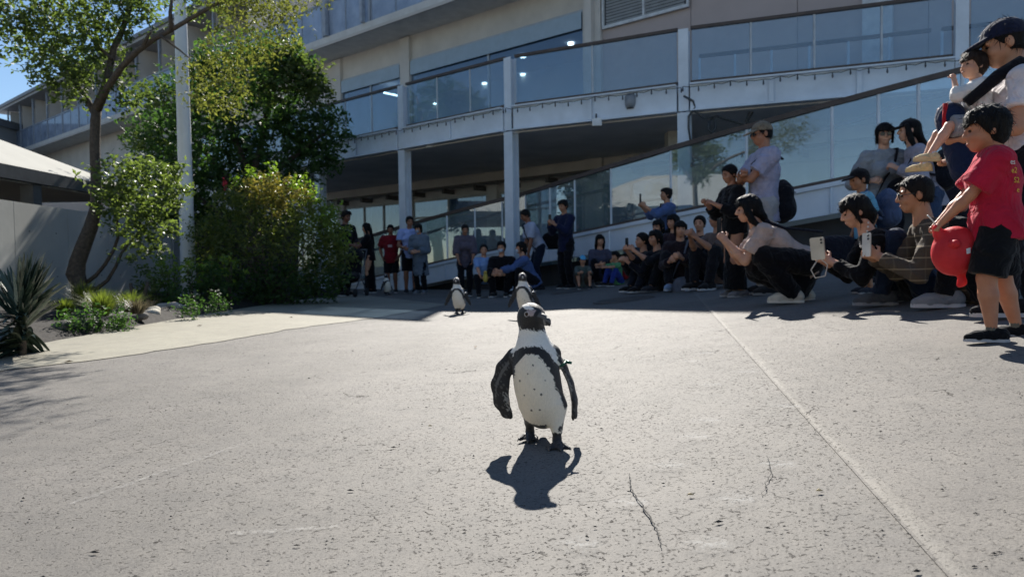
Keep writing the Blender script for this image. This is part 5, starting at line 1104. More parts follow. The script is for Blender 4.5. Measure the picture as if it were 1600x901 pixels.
# flat print on the back of the red shirt
def print_on(P_, txt, off, size, colr, upv=None):
    cu = bpy.data.curves.new('print', 'FONT'); cu.body = txt; cu.size = size; cu.extrude = .0004; cu.align_x = 'CENTER'; cu.align_y = 'CENTER'
    o = bpy.data.objects.new('tmp', cu); col.objects.link(o); dg = bpy.context.evaluated_depsgraph_get(); me = bpy.data.meshes.new_from_object(o.evaluated_get(dg)); bpy.data.objects.remove(o)
    return me
Mi = boy['M'].inverted(); SHIRT = [c for c in boy['o'].children if c.name.startswith('top')][0]
back = boy['ch']; 
for k, (tx, dz, cl) in enumerate((('CA', .075, '#d8b23a'), ('es', .03, '#d8d4cc'), ('e2', -.005, '#d8b23a'), ('S2', -.045, '#d8b23a'), ('e', -.085, '#d8b23a'))):
    me = print_on(boy, tx, 0, .034, cl); z = V3((0, 0, 1)); n_ = (-boy['rt'] * .75 - boy['fw'] * .66).normalized(); x_ = z.cross(n_); zt = boy['ch'].z + dz + .03
    tv = [boy['M'] @ v.co for v in SHIRT.data.vertices]; tv = [v for v in tv if abs(v.z - zt) < .02]; best = None
    for e in lin(-.12, .12, 25):                        # the spot on the back that shows beside the sleeve
        near_ = [v for v in tv if abs((v - boy['ch']).dot(x_) - e) < .02]
        if not near_: continue
        dp = max((v - boy['ch']).dot(n_) for v in near_); pos = boy['ch'] + x_ * e + n_ * (dp + .006); pos.z = zt; c_ = CM.inverted() @ pos; sc_ = abs(CX + FP * c_.x / -c_.z - (1580 + 3 * k))
        if best is None or sc_ < best[0]: best = (sc_, pos)
    pos = best[1]; o = link('shirt_print', me, plain('print ' + cl, cl, .7), boy['o']); o.matrix_local = Mi @ Matrix(((x_.x, z.x, n_.x, pos.x), (x_.y, z.y, n_.y, pos.y), (x_.z, z.z, n_.z, pos.z), (0, 0, 0, 1)))
# soft red hat with little ears
hb = (boy['hands'][0][0] + boy['hands'][1][0]) / 2; cb_ = hb + V3((.055, -.05, -.10))
bl = thing('red_hat', 'soft red hat with small ears and a hanging loop, held by the boy', 'hat', cb_); bl.scale = (.86,) * 3
S = SDF(.02); S.ell((0, 0, 0), (.105, .095, .125)); S.ell((.02, 0, .05), (.10, .09, .09)); S.ell((-.045, -.088, .045), (.026, .034, .022), k=.008); S.ell((.095, -.03, .06), (.024, .026, .03), k=.012); S.cap((-.075, 0, .10), (-.095, -.01, .135), .03, .018); S.cap((.04, -.01, -.105), (.045, -.01, -.16), .022, .020, fl=(0, 1, 0), ratio=.6); S.cap((.045, -.01, -.16), (.03, -.01, -.175), .02, .012)
m, n, b = nodes('red hat fabric'); n.links.new(ramp(n, noise(n, 8, 3), [(.3, (.52, .020, .028)), (.7, (.66, .035, .045))]), b.inputs['Base Color']); b.inputs['Roughness'].default_value = .6; b.inputs['Specular IOR Level'].default_value = .3; bump(n, b, noise(n, 14, 3), .5, .02)
b.inputs['Subsurface Weight'].default_value = .35; b.inputs['Subsurface Radius'].default_value = (.08, .015, .01); b.inputs['Subsurface Scale'].default_value = .6
S.build('hat_crown', .006, m, bl)
MB().add([(.010, -.0965, .018), (.036, -.092, .024), (.034, -.094, -.006), (.012, -.0975, -.010)], [(0, 1, 2, 3)]).build('hat_label', plain('print white', (.7, .7, .72), .5), bl)
MB(True).tube([(-.09, -.01, .13), (-.12, -.02, .17), (-.155, -.03, .20)], .0035, 6).build('stick', plain('white stick', (.75, .73, .68), .5), bl)
MB(True).tube([(.10, -.01, .09), (.12, -.01, .02), (.10, -.03, -.02)], .004, 5).build('chin_cord', M_dark, bl)
# crouching pair in front
g = at(1480, 4.5)
p3 = person('crouching man with glasses in brown checked shirt filming the penguin', g, rzf(74), 1.74, pel=(0, -.20, .12), lean=40, head=(-4, -6, 0), neckup=.75, lh=(-.07, .40, .32), rh=(.07, .42, .32), lf=(-.10, .08, 0), rf=(.10, -.06, 0), near=True, fat=1.06, grip=(.75, .6), palms=((.8, .2, .2), (-.8, .2, .2)), elb=(V3((-.5, -.2, -.9)), V3((.5, -.2, -.9))),
            top=('#4a4038', 1.92, .05, stripes('brown check', '#4b4136', '#b5a487', 4.5)), bottom=('trousers', '#14161c'), shoes=('#8d9095', '#c9c9cb'), hair=('buzz', '#141110'), glasses='clear', skin='#bb8a6b', kneepole=(0, 1, .75))
h = (p3['hands'][0][0] + p3['hands'][1][0]) / 2; phone('white phone in the hands of the man in the checked shirt', h + V3((-.02, -.02, .05)), (-1, -.2, 0), (0, 0, 1), '#d8d6d0')
g = at(1386, 5.0)
p4 = person('crouching person in black sweater with a pearl necklace holding a white phone', g, rzf(76), 1.66, pel=(0, -.22, .13), lean=44, head=(0, -20, 0), neckup=.55, fem=True, lh=(-.07, .38, .31), rh=(.06, .40, .31), near=True, grip=(.6, .6), palms=((.8, .2, .2), (-.8, .2, .2)), lf=(-.10, .10, 0), rf=(.10, -.02, 0),
            top=('#0e0f13', 1.8, .05), bottom=('trousers', '#1d2a40'), shoes=('#54585e', '#8d9095'), hair=('bob', '#0c0a0a'), skin='#cf9f84', kneepole=(0, 1, .6), elb=(V3((-.5, -.2, -.9)), V3((.5, -.2, -.9))))
h = (p4['hands'][0][0] + p4['hands'][1][0]) / 2; ph = phone('cream phone with a looped strap held by the person in black', h + V3((-.03, -.02, .06)), (-.7, -.6, 0), (-.1, 0, 1), '#cdc6b6', sz=(.10, .16, .016))
MB(True).tube([(.0, 0, -.07), (.06, .01, -.15), (.03, .02, -.21), (-.04, .01, -.20), (-.06, .0, -.12), (-.02, 0, -.08)], .0045, 6).build('wrist_strap', plain('pale cord', (.6, .56, .5), .7), ph)
nk = thing('necklace', 'string of pale pearls round the neck of the person in black', 'necklace', p4['nb']); 
for k in range(15):
    a = R(-130 + 260 * k / 14); v = p4['fw'] * math.cos(a) * .085 + p4['rt'] * math.sin(a) * .085 + p4['sd'] * (.035 - .06 * math.cos(a)); o = MB(True).lathe([(.002, -.008), (.007, -.004), (.007, .004), (.002, .008)], seg=8) if k == 0 else None
    if k == 0: pearl = o.mesh('pearl')
    link('pearl', pearl, plain('pearl', (.75, .72, .66), .3), nk, v)
wt = thing('wristwatch', 'pale round watch on the wrist of the person in black', 'watch', p4['hands'][0][0] - p4['hands'][0][1] * .135 + V3((0, -.035, 0))); MB(True).tube([(0, -.004, 0), (0, .004, 0)], .018, 12).build('watch_face', plain('watch face', (.8, .82, .85), .3), wt); MB().box((-.009, .004, -.03), (.009, .008, .03)).build('watch_band', M_dark, wt)
g = at(1352, 5.9)
p5 = person('boy in black cap and light blue shirt standing behind the crouching pair', g, rzf(88), 1.0, lean=6, head=(6, -8, 0), hk=1.32, near=True, top=('#69a6c4', .8, .06), bottom=('shorts', '#20242c'), shoes=('#3b3f48', '#b0b0b0'), hair=('short', '#171210'), cap='#15161a', skin='#b0805f')
bag('blue grey backpack on the boy in the black cap', p5['ch'] - p5['fw'] * .20 + V3((0, 0, -.02)), (.13, .075, .17), '#4b5a78', rzf(88 + 180), [p5['ch'] - p5['fw'] * .12 + p5['rt'] * -.1 + V3((0, 0, -.1)), p5['shL'] * .7 + p5['nb'] * .3 + V3((0, 0, .055)), p5['ch'] + p5['fw'] * .13 - p5['rt'] * .09, p5['ch'] - p5['fw'] * .1 - p5['rt'] * .12 - V3((0, 0, .12))], name='backpack', cat='backpack')
g = at(1372, 6.9)
p5b = person('small child in bright blue hat between the boy and the standing women', g, rzf(120), 1.04, hk=1.25, head=(10, -10, 0), top=('#4f7fd0', 1.6, .06), bottom=('trousers', '#27406e'), hair=('bowl', '#171210'), cap='#2f62c8', skin='#b98a6c')
g = at(1378, 6.6)
p6 = person('woman with sunglasses and short dark hair in grey blouse', g, rzf(172), 1.47, fem=True, head=(-10, -4, 0), top=('#8f969e', 1.5, .10), fit=.03, bottom=('wide', '#23252c'), shoes=('#202024', '#999999'), hair=('bob', '#100d0d'), glasses='sun', skin='#c99c80', near=True, lh=(-.16, .16, .95), rh=(.16, .16, .95), grip=(.5, .5))
sling(p6, 'black shoulder bag of the woman with sunglasses', '#121318', True, p6['p'] + p6['rt'] * -.12 + p6['fw'] * .2 + V3((0, 0, .1)), (.17, .06, .13))
g = at(1452, 6.35)
p7 = person('woman in black cap with long black hair and pale grey sweater', g, rzf(76), 1.47, fem=True, lean=18, head=(-4, 2, 0), top=('#9c9aa8', 1.9, .08), fit=.022, bottom=('trousers', '#3a4a66'), shoes=('#dddddd', '#eeeeee'), hair=('long', '#0b0a0b'), cap='#14151a', skin='#cda087', near=True, lh=(-.12, .30, 1.02), rh=(.12, .30, 1.0), grip=(.6, .6))
bag('dark backpack of the woman in black cap', p7['ch'] - p7['fw'] * .21 + V3((0, 0, -.10)), (.15, .09, .19), '#191b24', rzf(76 + 180), [p7['shL'] * .7 + p7['nb'] * .3 - p7['fw'] * .13, p7['shL'] * .7 + p7['nb'] * .3 + V3((0, 0, .055)), p7['ch'] + p7['fw'] * .13 - p7['rt'] * .09, p7['ch'] - p7['fw'] * .1 - p7['rt'] * .14 - V3((0, 0, .14))], name='backpack', cat='backpack')
# behind them: a woman half hidden
g = at(1492, 7.6); person('person in dark clothes half hidden behind the long haired woman', g, rzf(110), 1.55, fem=True, top=('#2b2630', 1.8, .08), bottom=('trousers', '#20222a'), hair=('long', '#120d0c'))
# man with arms crossed, person in black dress, crouching woman
g = at(1193, 7.05)
p8 = person('man in beige cap and pale t-shirt with crossed arms', g, rzf(92), 1.70, lean=-1, head=(2, -10, 0), lh=(.10, .22, 1.20), rh=(-.10, .24, 1.16), palms=((.2, .1, 1), (-.2, .1, 1)), elb=(V3((-.9, .25, -.7)), V3((.9, .25, -.7))), top=('#a3a4bd', .72, .10), fit=.03, bottom=('trousers', '#a6a6a8'), shoes=('#2a2a2c', '#888888'), hair=('short', '#120f0e'), cap='#857a6a', glasses='sun', skin='#a8765a', near=True, fat=1.08, grip=(.4, .4))
bag('dark backpack hanging behind the man with crossed arms', p8['ch'] - p8['fw'] * .185 + V3((0, 0, -.28)), (.16, .10, .22), '#14161d', rzf(88 + 180), [p8['ch'] - p8['fw'] * .15 - p8['rt'] * .10 + V3((0, 0, .1)), p8['shL'] * .65 + p8['nb'] * .35 + V3((0, 0, .062)), p8['ch'] + p8['fw'] * .155 - p8['rt'] * .09 + V3((0, 0, .05)), p8['ch'] + p8['fw'] * .15 - p8['rt'] * .06 - V3((0, 0, .1))], name='backpack', cat='backpack')
MB(True).tube([V3((.028 * math.cos(a), 0, .036 * math.sin(a))) for a in lin(0, 6.28, 13)], .006, 6).build('watch_band', plain('pale steel band', (.6, .62, .65), .35), (wt2 := thing('wristwatch', 'steel watch on the crossed arm of the man in beige cap', 'watch', p8['hands'][0][0] - p8['hands'][0][1] * .13))); MB(True).tube([(0, -.042, 0), (0, -.034, 0)], .016, 10).build('watch_face', plain('watch face'  , (.8, .82, .85)), wt2)
g = at(1148, 7.2)
p9 = person('person in long black dress standing behind the crouching woman', g, rzf(98), 1.33, fem=True, head=(10, -14, 0), top=('#0d0d11', 1.6, .04), fit=.03, bottom=('dress', '#0c0c10'), shoes=('#77777c', '#aaaaaa'), hair=('short', '#14100f'), skin='#ad7d62', near=True, lh=(-.10, .26, .94), rh=(.10, .26, .96), grip=(.6, .6))
g = at(1252, 5.9)
p10 = person('crouching woman with long black hair, beige top and black skirt', g, rzf(78), 1.64, pel=(0, -.05, .32), lean=54, head=(0, -8, 0), neckup=.6, fem=True, lh=(-.07, .61, .52), rh=(.06, .61, .52), lf=(-.10, .14, 0), rf=(.10, .02, 0), grip=(.7, .7), palms=((.8, .2, .3), (-.8, .2, .3)), elb=(V3((-.35, -.1, -1)), V3((.35, -.1, -1))),
             top=('#b9a49a', .75, .05), fit=.024, hl=.55, bottom=('skirt', '#0d0e13'), shoes=('#c9c3b4', '#d8d4c8'), hair=('long', '#0a090a'), skin='#c79a7f', near=True, kneepole=(0, 1, .1))
h = (p10['hands'][0][0] + p10['hands'][1][0]) / 2; phone('dark phone held up by the crouching long haired woman', h + V3((-.01, 0, .07)), (-1, -.1, 0), (0, 0, 1))
bag('dark navy bag behind the hip of the crouching woman', p10['p'] - p10['fw'] * .17 + V3((.16, .04, -.02)), (.19, .09, .12), '#191b28', rzf(15), [p10['p'] - p10['fw'] * .2 + V3((0, 0, .1)), p10['ch'] - p10['fw'] * .13 - p10['rt'] * .05, p10['shL'] * .6 + p10['nb'] * .4 - p10['fw'] * .05 + V3((0, 0, .05))])
MB(True).tube([(-.0, -.02, 0), (0, .02, 0)], .034, 14).build('cuff', plain('white cuff', (.8, .8, .82), .6), (wc := thing('wristband', 'white band on the forearm of the crouching woman', 'wristband', p10['hands'][0][0] - p10['hands'][0][1] * .19))); wc.rotation_euler = p10['hands'][0][1].to_track_quat('Y', 'Z').to_euler(); MB(True).tube([(0, -.012, 0), (0, .012, 0)], .0355, 14).build('cuff_trim', plain('blue trim', (.3, .4, .55), .6), wc)
# ------------------------------------------------------------------ the crowd along the ramp
g = at(1046, 11.3)
p11 = person('man in blue shirt holding his phone high above the seated crowd', g, rzf(96), 1.50, lean=4, head=(0, 4, 0), lh=(-.10, .42, 1.22), rh=(.06, .42, 1.22), palms=((.8, .2, .2), (-.8, .2, .2)), top=('#4c628f', 1.5, .06), fit=.03, bottom=('trousers', '#1c1f28'), hair=('mop', '#151110'), skin='#b28467', grip=(.7, .7), elb=(V3((-.4, -.1, -1)), V3((.4, -.1, -1))))
h = (p11['hands'][0][0] + p11['hands'][1][0]) / 2; phone('dark phone held high by the man in the blue shirt', h + V3((0, 0, .08)), (-1, -.1, 0), (0, 0, 1))
sling(p11, 'black bag at the side of the man in the blue shirt', '#14151a', False)
seat = dict(pel=(0, -.24, .13), kneepole=(0, .6, 1), neckup=.75)
def sit(label, X, d, face, H=1.62, lean=16, **kw):
    a = dict(seat); a.update(dict(lf=(-.12, .16, 0), rf=(.12, .16, 0), lh=(-.10, .26, .42), rh=(.10, .26, .42), grip=(.5, .5), palms=((.8, .2, .2), (-.8, .2, .2)), H=H, lean=lean)); a.update(kw)
    return person(label, at(X, d), rzf(face), **a)
p12 = sit('seated woman in dark brown sweater looking at the camera', 1062, 9.3, 160, 1.62, 14, pel=(0, -.2, .14), fem=True, top=('#2a2126', 1.9, .05), fit=.03, bottom=('trousers', '#1b1c22'), hair=('bob', '#0f0c0c'), head=(14, 2, 0), lh=(-.06, .26, .42), rh=(.10, .24, .38), shoes=('#8fa0b8', '#b9c2cf'))
sling(p12, 'grey tote bag on the lap of the woman in the brown sweater', '#6a6f7c', True, p12['p'] + p12['fw'] * .28 + p12['rt'] * -.10 + V3((0, 0, -.02)), (.20, .09, .14))
p13 = sit('seated girl in black filming with raised hands left of the brown sweater woman', 1022, 9.7, 112, 1.6, 18, fem=True, pel=(0, -.2, .09), top=('#1a1b22', 1.3, .05), bottom=('trousers', '#12141a'), hair=('bob', '#0d0b0b'), lh=(-.08, .36, .56), rh=(.08, .38, .56), shoes=('#33343a', '#777777'))
h = (p13['hands'][0][0] + p13['hands'][1][0]) / 2; phone('phone held by the seated girl in black', h + V3((0, 0, .05)), (-1, -.3, 0), (0, 0, 1))
p14 = sit('seated man with glasses in grey brown shirt clapping beside the black dress', 1108, 8.7, 118, 1.68, 6, pel=(0, -.2, .18), top=('#6a5a54', .8, .06), bottom=('trousers', '#1d1e24'), hair=('short', '#0f0d0c'), glasses='clear', lh=(-.05, .26, .64), rh=(.04, .27, .65), grip=(.2, .2), skin='#b6876a')
sit('seated person with dark hood at the back of the crowd below the blue shirt', 1022, 10.6, 130, 1.62, 8, pel=(0, -.2, .24), top=('#101116', 1.9, .06), bottom=('trousers', '#0f1014'), hair=('bob', '#0b0a0a'))
sit('seated person between the brown sweater woman and the clapping man', 1090, 9.6, 150, 1.6, 8, pel=(0, -.2, .19), top=('#15161c', 1.9, .06), bottom=('trousers', '#101116'), hair=('short', '#0d0b0b'))
sit('seated girl with long dark hair behind the girl in black', 1045, 10.3, 125, 1.58, 10, pel=(0, -.2, .30), fem=True, top=('#3a2a30', 1.6, .06), bottom=('trousers', '#101116'), hair=('long', '#0d0b0b'))
sit('seated person in dark trousers at the front left end of the seated crowd', 1004, 9.9, 105, 1.56, 20, pel=(0, -.18, .10), top=('#181a22', 1.9, .06), bottom=('trousers', '#191e2a'), hair=('short', '#0f0c0c'))
g = at(885, 14.0)
p16 = person('man in navy jacket standing and filming with a phone', g, rzf(128), 1.74, head=(6, -12, 0), lh=(-.06, .34, 1.26), rh=(.08, .36, 1.28), top=('#1c2240', 1.9, .10), fit=.03, bottom=('trousers', '#15161c'), hair=('mop', '#131010'), skin='#b08064', grip=(.7, .7), palms=((.8, .2, .2), (-.8, .2, .2)))
h = (p16['hands'][0][0] + p16['hands'][1][0]) / 2; phone('phone held by the man in the navy jacket', h + V3((0, 0, .06)), (-.8, -.6, 0), (0, 0, 1))
g = at(838, 14.6)
p17 = person('man in white shirt with dark strap bending forward beside the middle column', g, rzf(104), 1.74, pel=(0, -.08, .90), lean=26, head=(4, -26, 0), top=('#b4bcd2', .8, .05), fit=.03, bottom=('trousers', '#1d2638'), hair=('short', '#0f0d0d'), skin='#8f6148', lh=(-.16, .22, .72), rh=(.16, .20, .74), shoes=('#3a3a3e', '#999999'))
sling(p17, 'large black bag hanging at the back of the white shirted man', '#101116', False, p17['p'] - p17['fw'] * .22 + V3((.06, 0, .06)), (.22, .10, .17), rzf(10))
p18 = sit('masked woman in blue sweater crouching in front of the white shirted man', 818, 13.2, 100, 1.62, 26, pel=(0, -.2, .26), fem=True, top=('#4d6291', 1.8, .06), fit=.025, bottom=('trousers', '#15161c'), hair=('bob', '#0f0c0c'), mask='#cdd6e4', lh=(-.08, .46, .46), rh=(.06, .46, .46))
p19 = sit('masked person in black sitting between two penguins in the background', 783, 13.3, 168, 1.68, 14, pel=(0, -.2, .24), top=('#121318', 1.9, .06), fit=.03, bottom=('trousers', '#101116'), hair=('mop', '#0d0b0b'), mask='#b9c0cc')
p20 = sit('child in white and blue shirt sitting beside the masked person in black', 757, 13.4, 186, 1.35, 8, pel=(0, -.2, .34), hk=1.12, top=('#7f9fd0', .9, .06), bottom=('trousers', '#14161c'), hair=('short', '#0f0c0c'), lh=(-.08, .26, .34), rh=(.08, .26, .34))
yt = thing('toy', 'small yellow toy in the hands of the child in blue', 'toy', (p20['hands'][0][0] + p20['hands'][1][0]) / 2); S = SDF(.01); S.ell((0, 0, 0), (.05, .04, .09)); S.ell((0, 0, .10), (.035, .035, .035)); S.build('toy_body', .012, plain('yellow toy', (.55, .42, .08), .6), yt); MB(True).tube([(0, -.035, .10), (0, -.06, .095)], [.012, .004], 6).build('beak', plain('orange', (.6, .25, .04), .6), yt)
g = at(727, 14.2)
p21 = person('woman in grey layered blouse stooping above the left penguin', g, rzf(186), 1.44, pel=(0, -.06, .76), lean=18, head=(6, -18, 0), fem=True, top=('#5e5866', 1.3, .11), fit=.04, bottom=('trousers', '#14161f'), hair=('short', '#120e0d'), skin='#a3755b', lh=(-.14, .22, .72), rh=(.14, .22, .72))
# children in the middle
p22 = sit('woman with dark hair kneeling behind two small children', 940, 13.3, 190, 1.6, 10, pel=(0, -.2, .20), fem=True, top=('#4a4a5c', 1.3, .06), bottom=('trousers', '#12131a'), hair=('long', '#0d0b0b'), lh=(-.16, .24, .44), rh=(.12, .24, .40))
sit('small child in light blue hat sitting left of the kneeling woman', 912, 13.0, 184, 1.02, 8, hk=1.25, pel=(0, -.16, .10), lf=(-.1, .10, 0), rf=(.1, .10, 0), lh=(-.1, .18, .30), rh=(.1, .18, .30), top=('#56605a', 1.5, .06), bottom=('shorts', '#4a4038'), hair=('bowl', '#110d0c'), cap='#5fb4dc')
p22c = sit('small child in green and blue shirt sitting right of the kneeling woman', 956, 12.8, 120, 1.06, 10, hk=1.22, pel=(0, -.16, .09), lf=(-.1, .12, 0), rf=(.1, .12, 0), lh=(-.1, .24, .34), rh=(.1, .24, .34), top=('#5c9a6a', .8, .06), bottom=('trousers', '#2c3f8c'), hair=('bowl', '#0f0c0b'))
bag('small red and yellow backpack of the child in green', p22c['ch'] - p22c['fw'] * .16 - V3((0, 0, .08)), (.10, .06, .13), '#8f2026', rzf(300), None, 'backpack', 'backpack')
# people beside the left column
g = at(641, 16.4)
p23 = person('man in white t-shirt and black shorts standing by the left column', g, rzf(192), 1.76, head=(10, -8, 0), top=('#a3b4e6', .6, .06), fit=.03, bottom=('shorts', '#101218'), hair=('short', '#0d0c0c'), skin='#9a6d54', lh=(-.2, .22, 1.0), rh=(.16, .3, 1.05), shoes=('#26262a', '#888888'))
bag('navy backpack strapped on the man in white t-shirt', p23['ch'] - p23['fw'] * .2, (.14, .09, .2), '#1c2744', rzf(192 + 180), [p23['shL'] * .7 + p23['nb'] * .3 + V3((0, 0, .06)), p23['ch'] + p23['fw'] * .16 - p23['rt'] * .11, p23['ch'] + p23['fw'] * .10 - p23['rt'] * .16 - V3((0, 0, .16))], 'backpack', 'backpack')
g = at(657, 16.0)
p24 = person('woman in long grey coat with face mask beside the white t-shirt man', g, rzf(160), 1.56, fem=True, head=(-4, -8, 0), top=('#6a7684', 1.8, .26), fit=.045, bottom=('trousers', '#12141a'), hair=('bob', '#0f0d0d'), mask='#aeb6c4', shoes=('#777c84', '#a0a0a0'), lh=(-.08, .26, .95), rh=(.08, .26, .95))
bag('black backpack on the woman in the grey coat', p24['ch'] - p24['fw'] * .22 - V3((0, 0, .05)), (.15, .09, .2), '#15161c', rzf(160 + 180), [p24['shL'] * .7 + p24['nb'] * .3 + V3((0, 0, .06)), p24['ch'] + p24['fw'] * .15 - p24['rt'] * .1], 'backpack', 'backpack')
g = at(612, 16.8)
p25 = person('boy in dark red t-shirt left of the white t-shirt man', g, rzf(180), 1.60, head=(4, -12, 0), top=('#7a1a24', .7, .08), fit=.04, bottom=('shorts', '#14151b'), hair=('short', '#0e0c0c'), skin='#8b5f48', lh=(-.2, .1, .86), rh=(.2, .1, .86))
MB().add([(-.05, .165, 1.08), (.05, .165, 1.08), (.05, .165, 1.14), (-.05, .165, 1.14)], [(0, 1, 2, 3)]).build('shirt_print', plain('faded print', (.5, .35, .35), .8), p25['o'])
g = at(578, 17.0)
person('person in long black dress seen from the side near the shop window', g, rzf(95), 1.66, fem=True, head=(0, -6, 0), top=('#101117', 1.2, .06), fit=.03, bottom=('dress', '#0e0f14'), hair=('long', '#0c0a0a'), lh=(-.1, .4, 1.2), rh=(.1, .36, 1.15))
g = at(538, 15.4)
p27 = person('tall man in dark clothes half hidden behind the shrub', g, rzf(235), 1.84, lean=6, head=(0, -10, 0), top=('#14151b', 1.6, .08), fit=.03, bottom=('trousers', '#101116'), hair=('mop', '#0c0a0a'), skin='#7d5542', lh=(-.1, .38, 1.12), rh=(.12, .38, 1.1))
# pushchair by the shrub
st_ = thing('pushchair', 'black pushchair with small wheels standing by the shrub', 'pushchair', at(549, 15.0), rzf(170))
MB(True).tube([(-.22, -.35, 1.0), (-.22, -.1, .55), (-.22, .35, .12)], .014, 6).tube([(.22, -.35, 1.0), (.22, -.1, .55), (.22, .35, .12)], .014, 6).tube([(-.22, .1, .5), (-.22, -.3, .1)], .014, 6).tube([(.22, .1, .5), (.22, -.3, .1)], .014, 6).tube([(-.22, -.35, 1.0), (.22, -.35, 1.0)], .016, 6).build('frame', plain('dark grey tube', (.12, .12, .13), .4), st_)
S = SDF(.03); S.cap((0, .1, .42), (0, -.12, .46), .17, .17, fl=(0, 0, 1), ratio=.4); S.cap((0, -.12, .46), (0, -.26, .85), .17, .15, fl=(0, 1, .4), ratio=.35); S.build('seat', .018, cloth('#15161c'), st_)
S = SDF(.02); S.ell((0, -.14, .86), (.21, .24, .2), None, [((0, 0, .84), (0, .3, -1))]); S.build('hood', .018, cloth('#1a1b22'), st_)
whl = MB(True).lathe([(.03, -.018), (.085, -.018), (.09, 0), (.085, .018), (.03, .018)], seg=16).mesh('wheel')
for x in (-.22, .22):
    for y in (-.3, .35): link('wheel', whl, plain('rubber', (.03, .03, .03), .8), st_, (x, y, .09), (0, R(90), 0))
# ------------------------------------------------------------------ penguins
def inpoly(x, y, poly):
    r = np.zeros(len(x), bool); n = len(poly)
    for i in range(n):
        (x0, y0), (x1, y1) = poly[i], poly[(i + 1) % n]
        if y0 == y1: continue
        c = ((y0 > y) != (y1 > y)) & (x < (x1 - x0) * (y - y0) / (y1 - y0) + x0); r ^= c
    return r
def hashn(V, f, seed=0.0):
    return np.sin(V[:, 0] * f * 1.7 + 1.3 * np.sin(V[:, 2] * f * 1.1 + seed)) * np.cos(V[:, 2] * f * 1.9 + 1.7 * np.sin(V[:, 0] * f * .8 + seed)) + .5 * np.sin(V[:, 0] * f * 4.1 + V[:, 2] * f * 3.3 + seed)
def plumage():
    m, n, b = nodes('penguin plumage'); a = N(n, 'ShaderNodeAttribute', attribute_name='plumage')
    f = noise(n, 190, 4, .7); mp = N(n, 'ShaderNodeMapping'); mp.inputs['Scale'].default_value = (1, 1, .32); n.links.new(coord(n), mp.inputs[0]); f2 = noise(n, 260, 3, .6, .3, mp.outputs[0])
    c = mixc(n, 1.0, a.outputs['Color'], ramp(n, f2, [(.3, (.90,) * 3), (.6, (1.03,) * 3)]), 'MULTIPLY'); n.links.new(c, b.inputs['Base Color'])
    n.links.new(ramp(n, f, [(.3, (.42,) * 3), (.7, (.68,) * 3)]), b.inputs['Roughness']); b.inputs['Specular IOR Level'].default_value = .35; b.inputs['Sheen Weight'].default_value = .15
    bump(n, b, mth(n, 'ADD', f, f2), .45, .003); return m
M_plum = plumage(); M_claw = plain('claw horn', (.10, .09, .085), .35, 60); M_foot = plain('penguin foot', (.035, .034, .036), .5, 70, .4, bmp=.6, bscale=200)
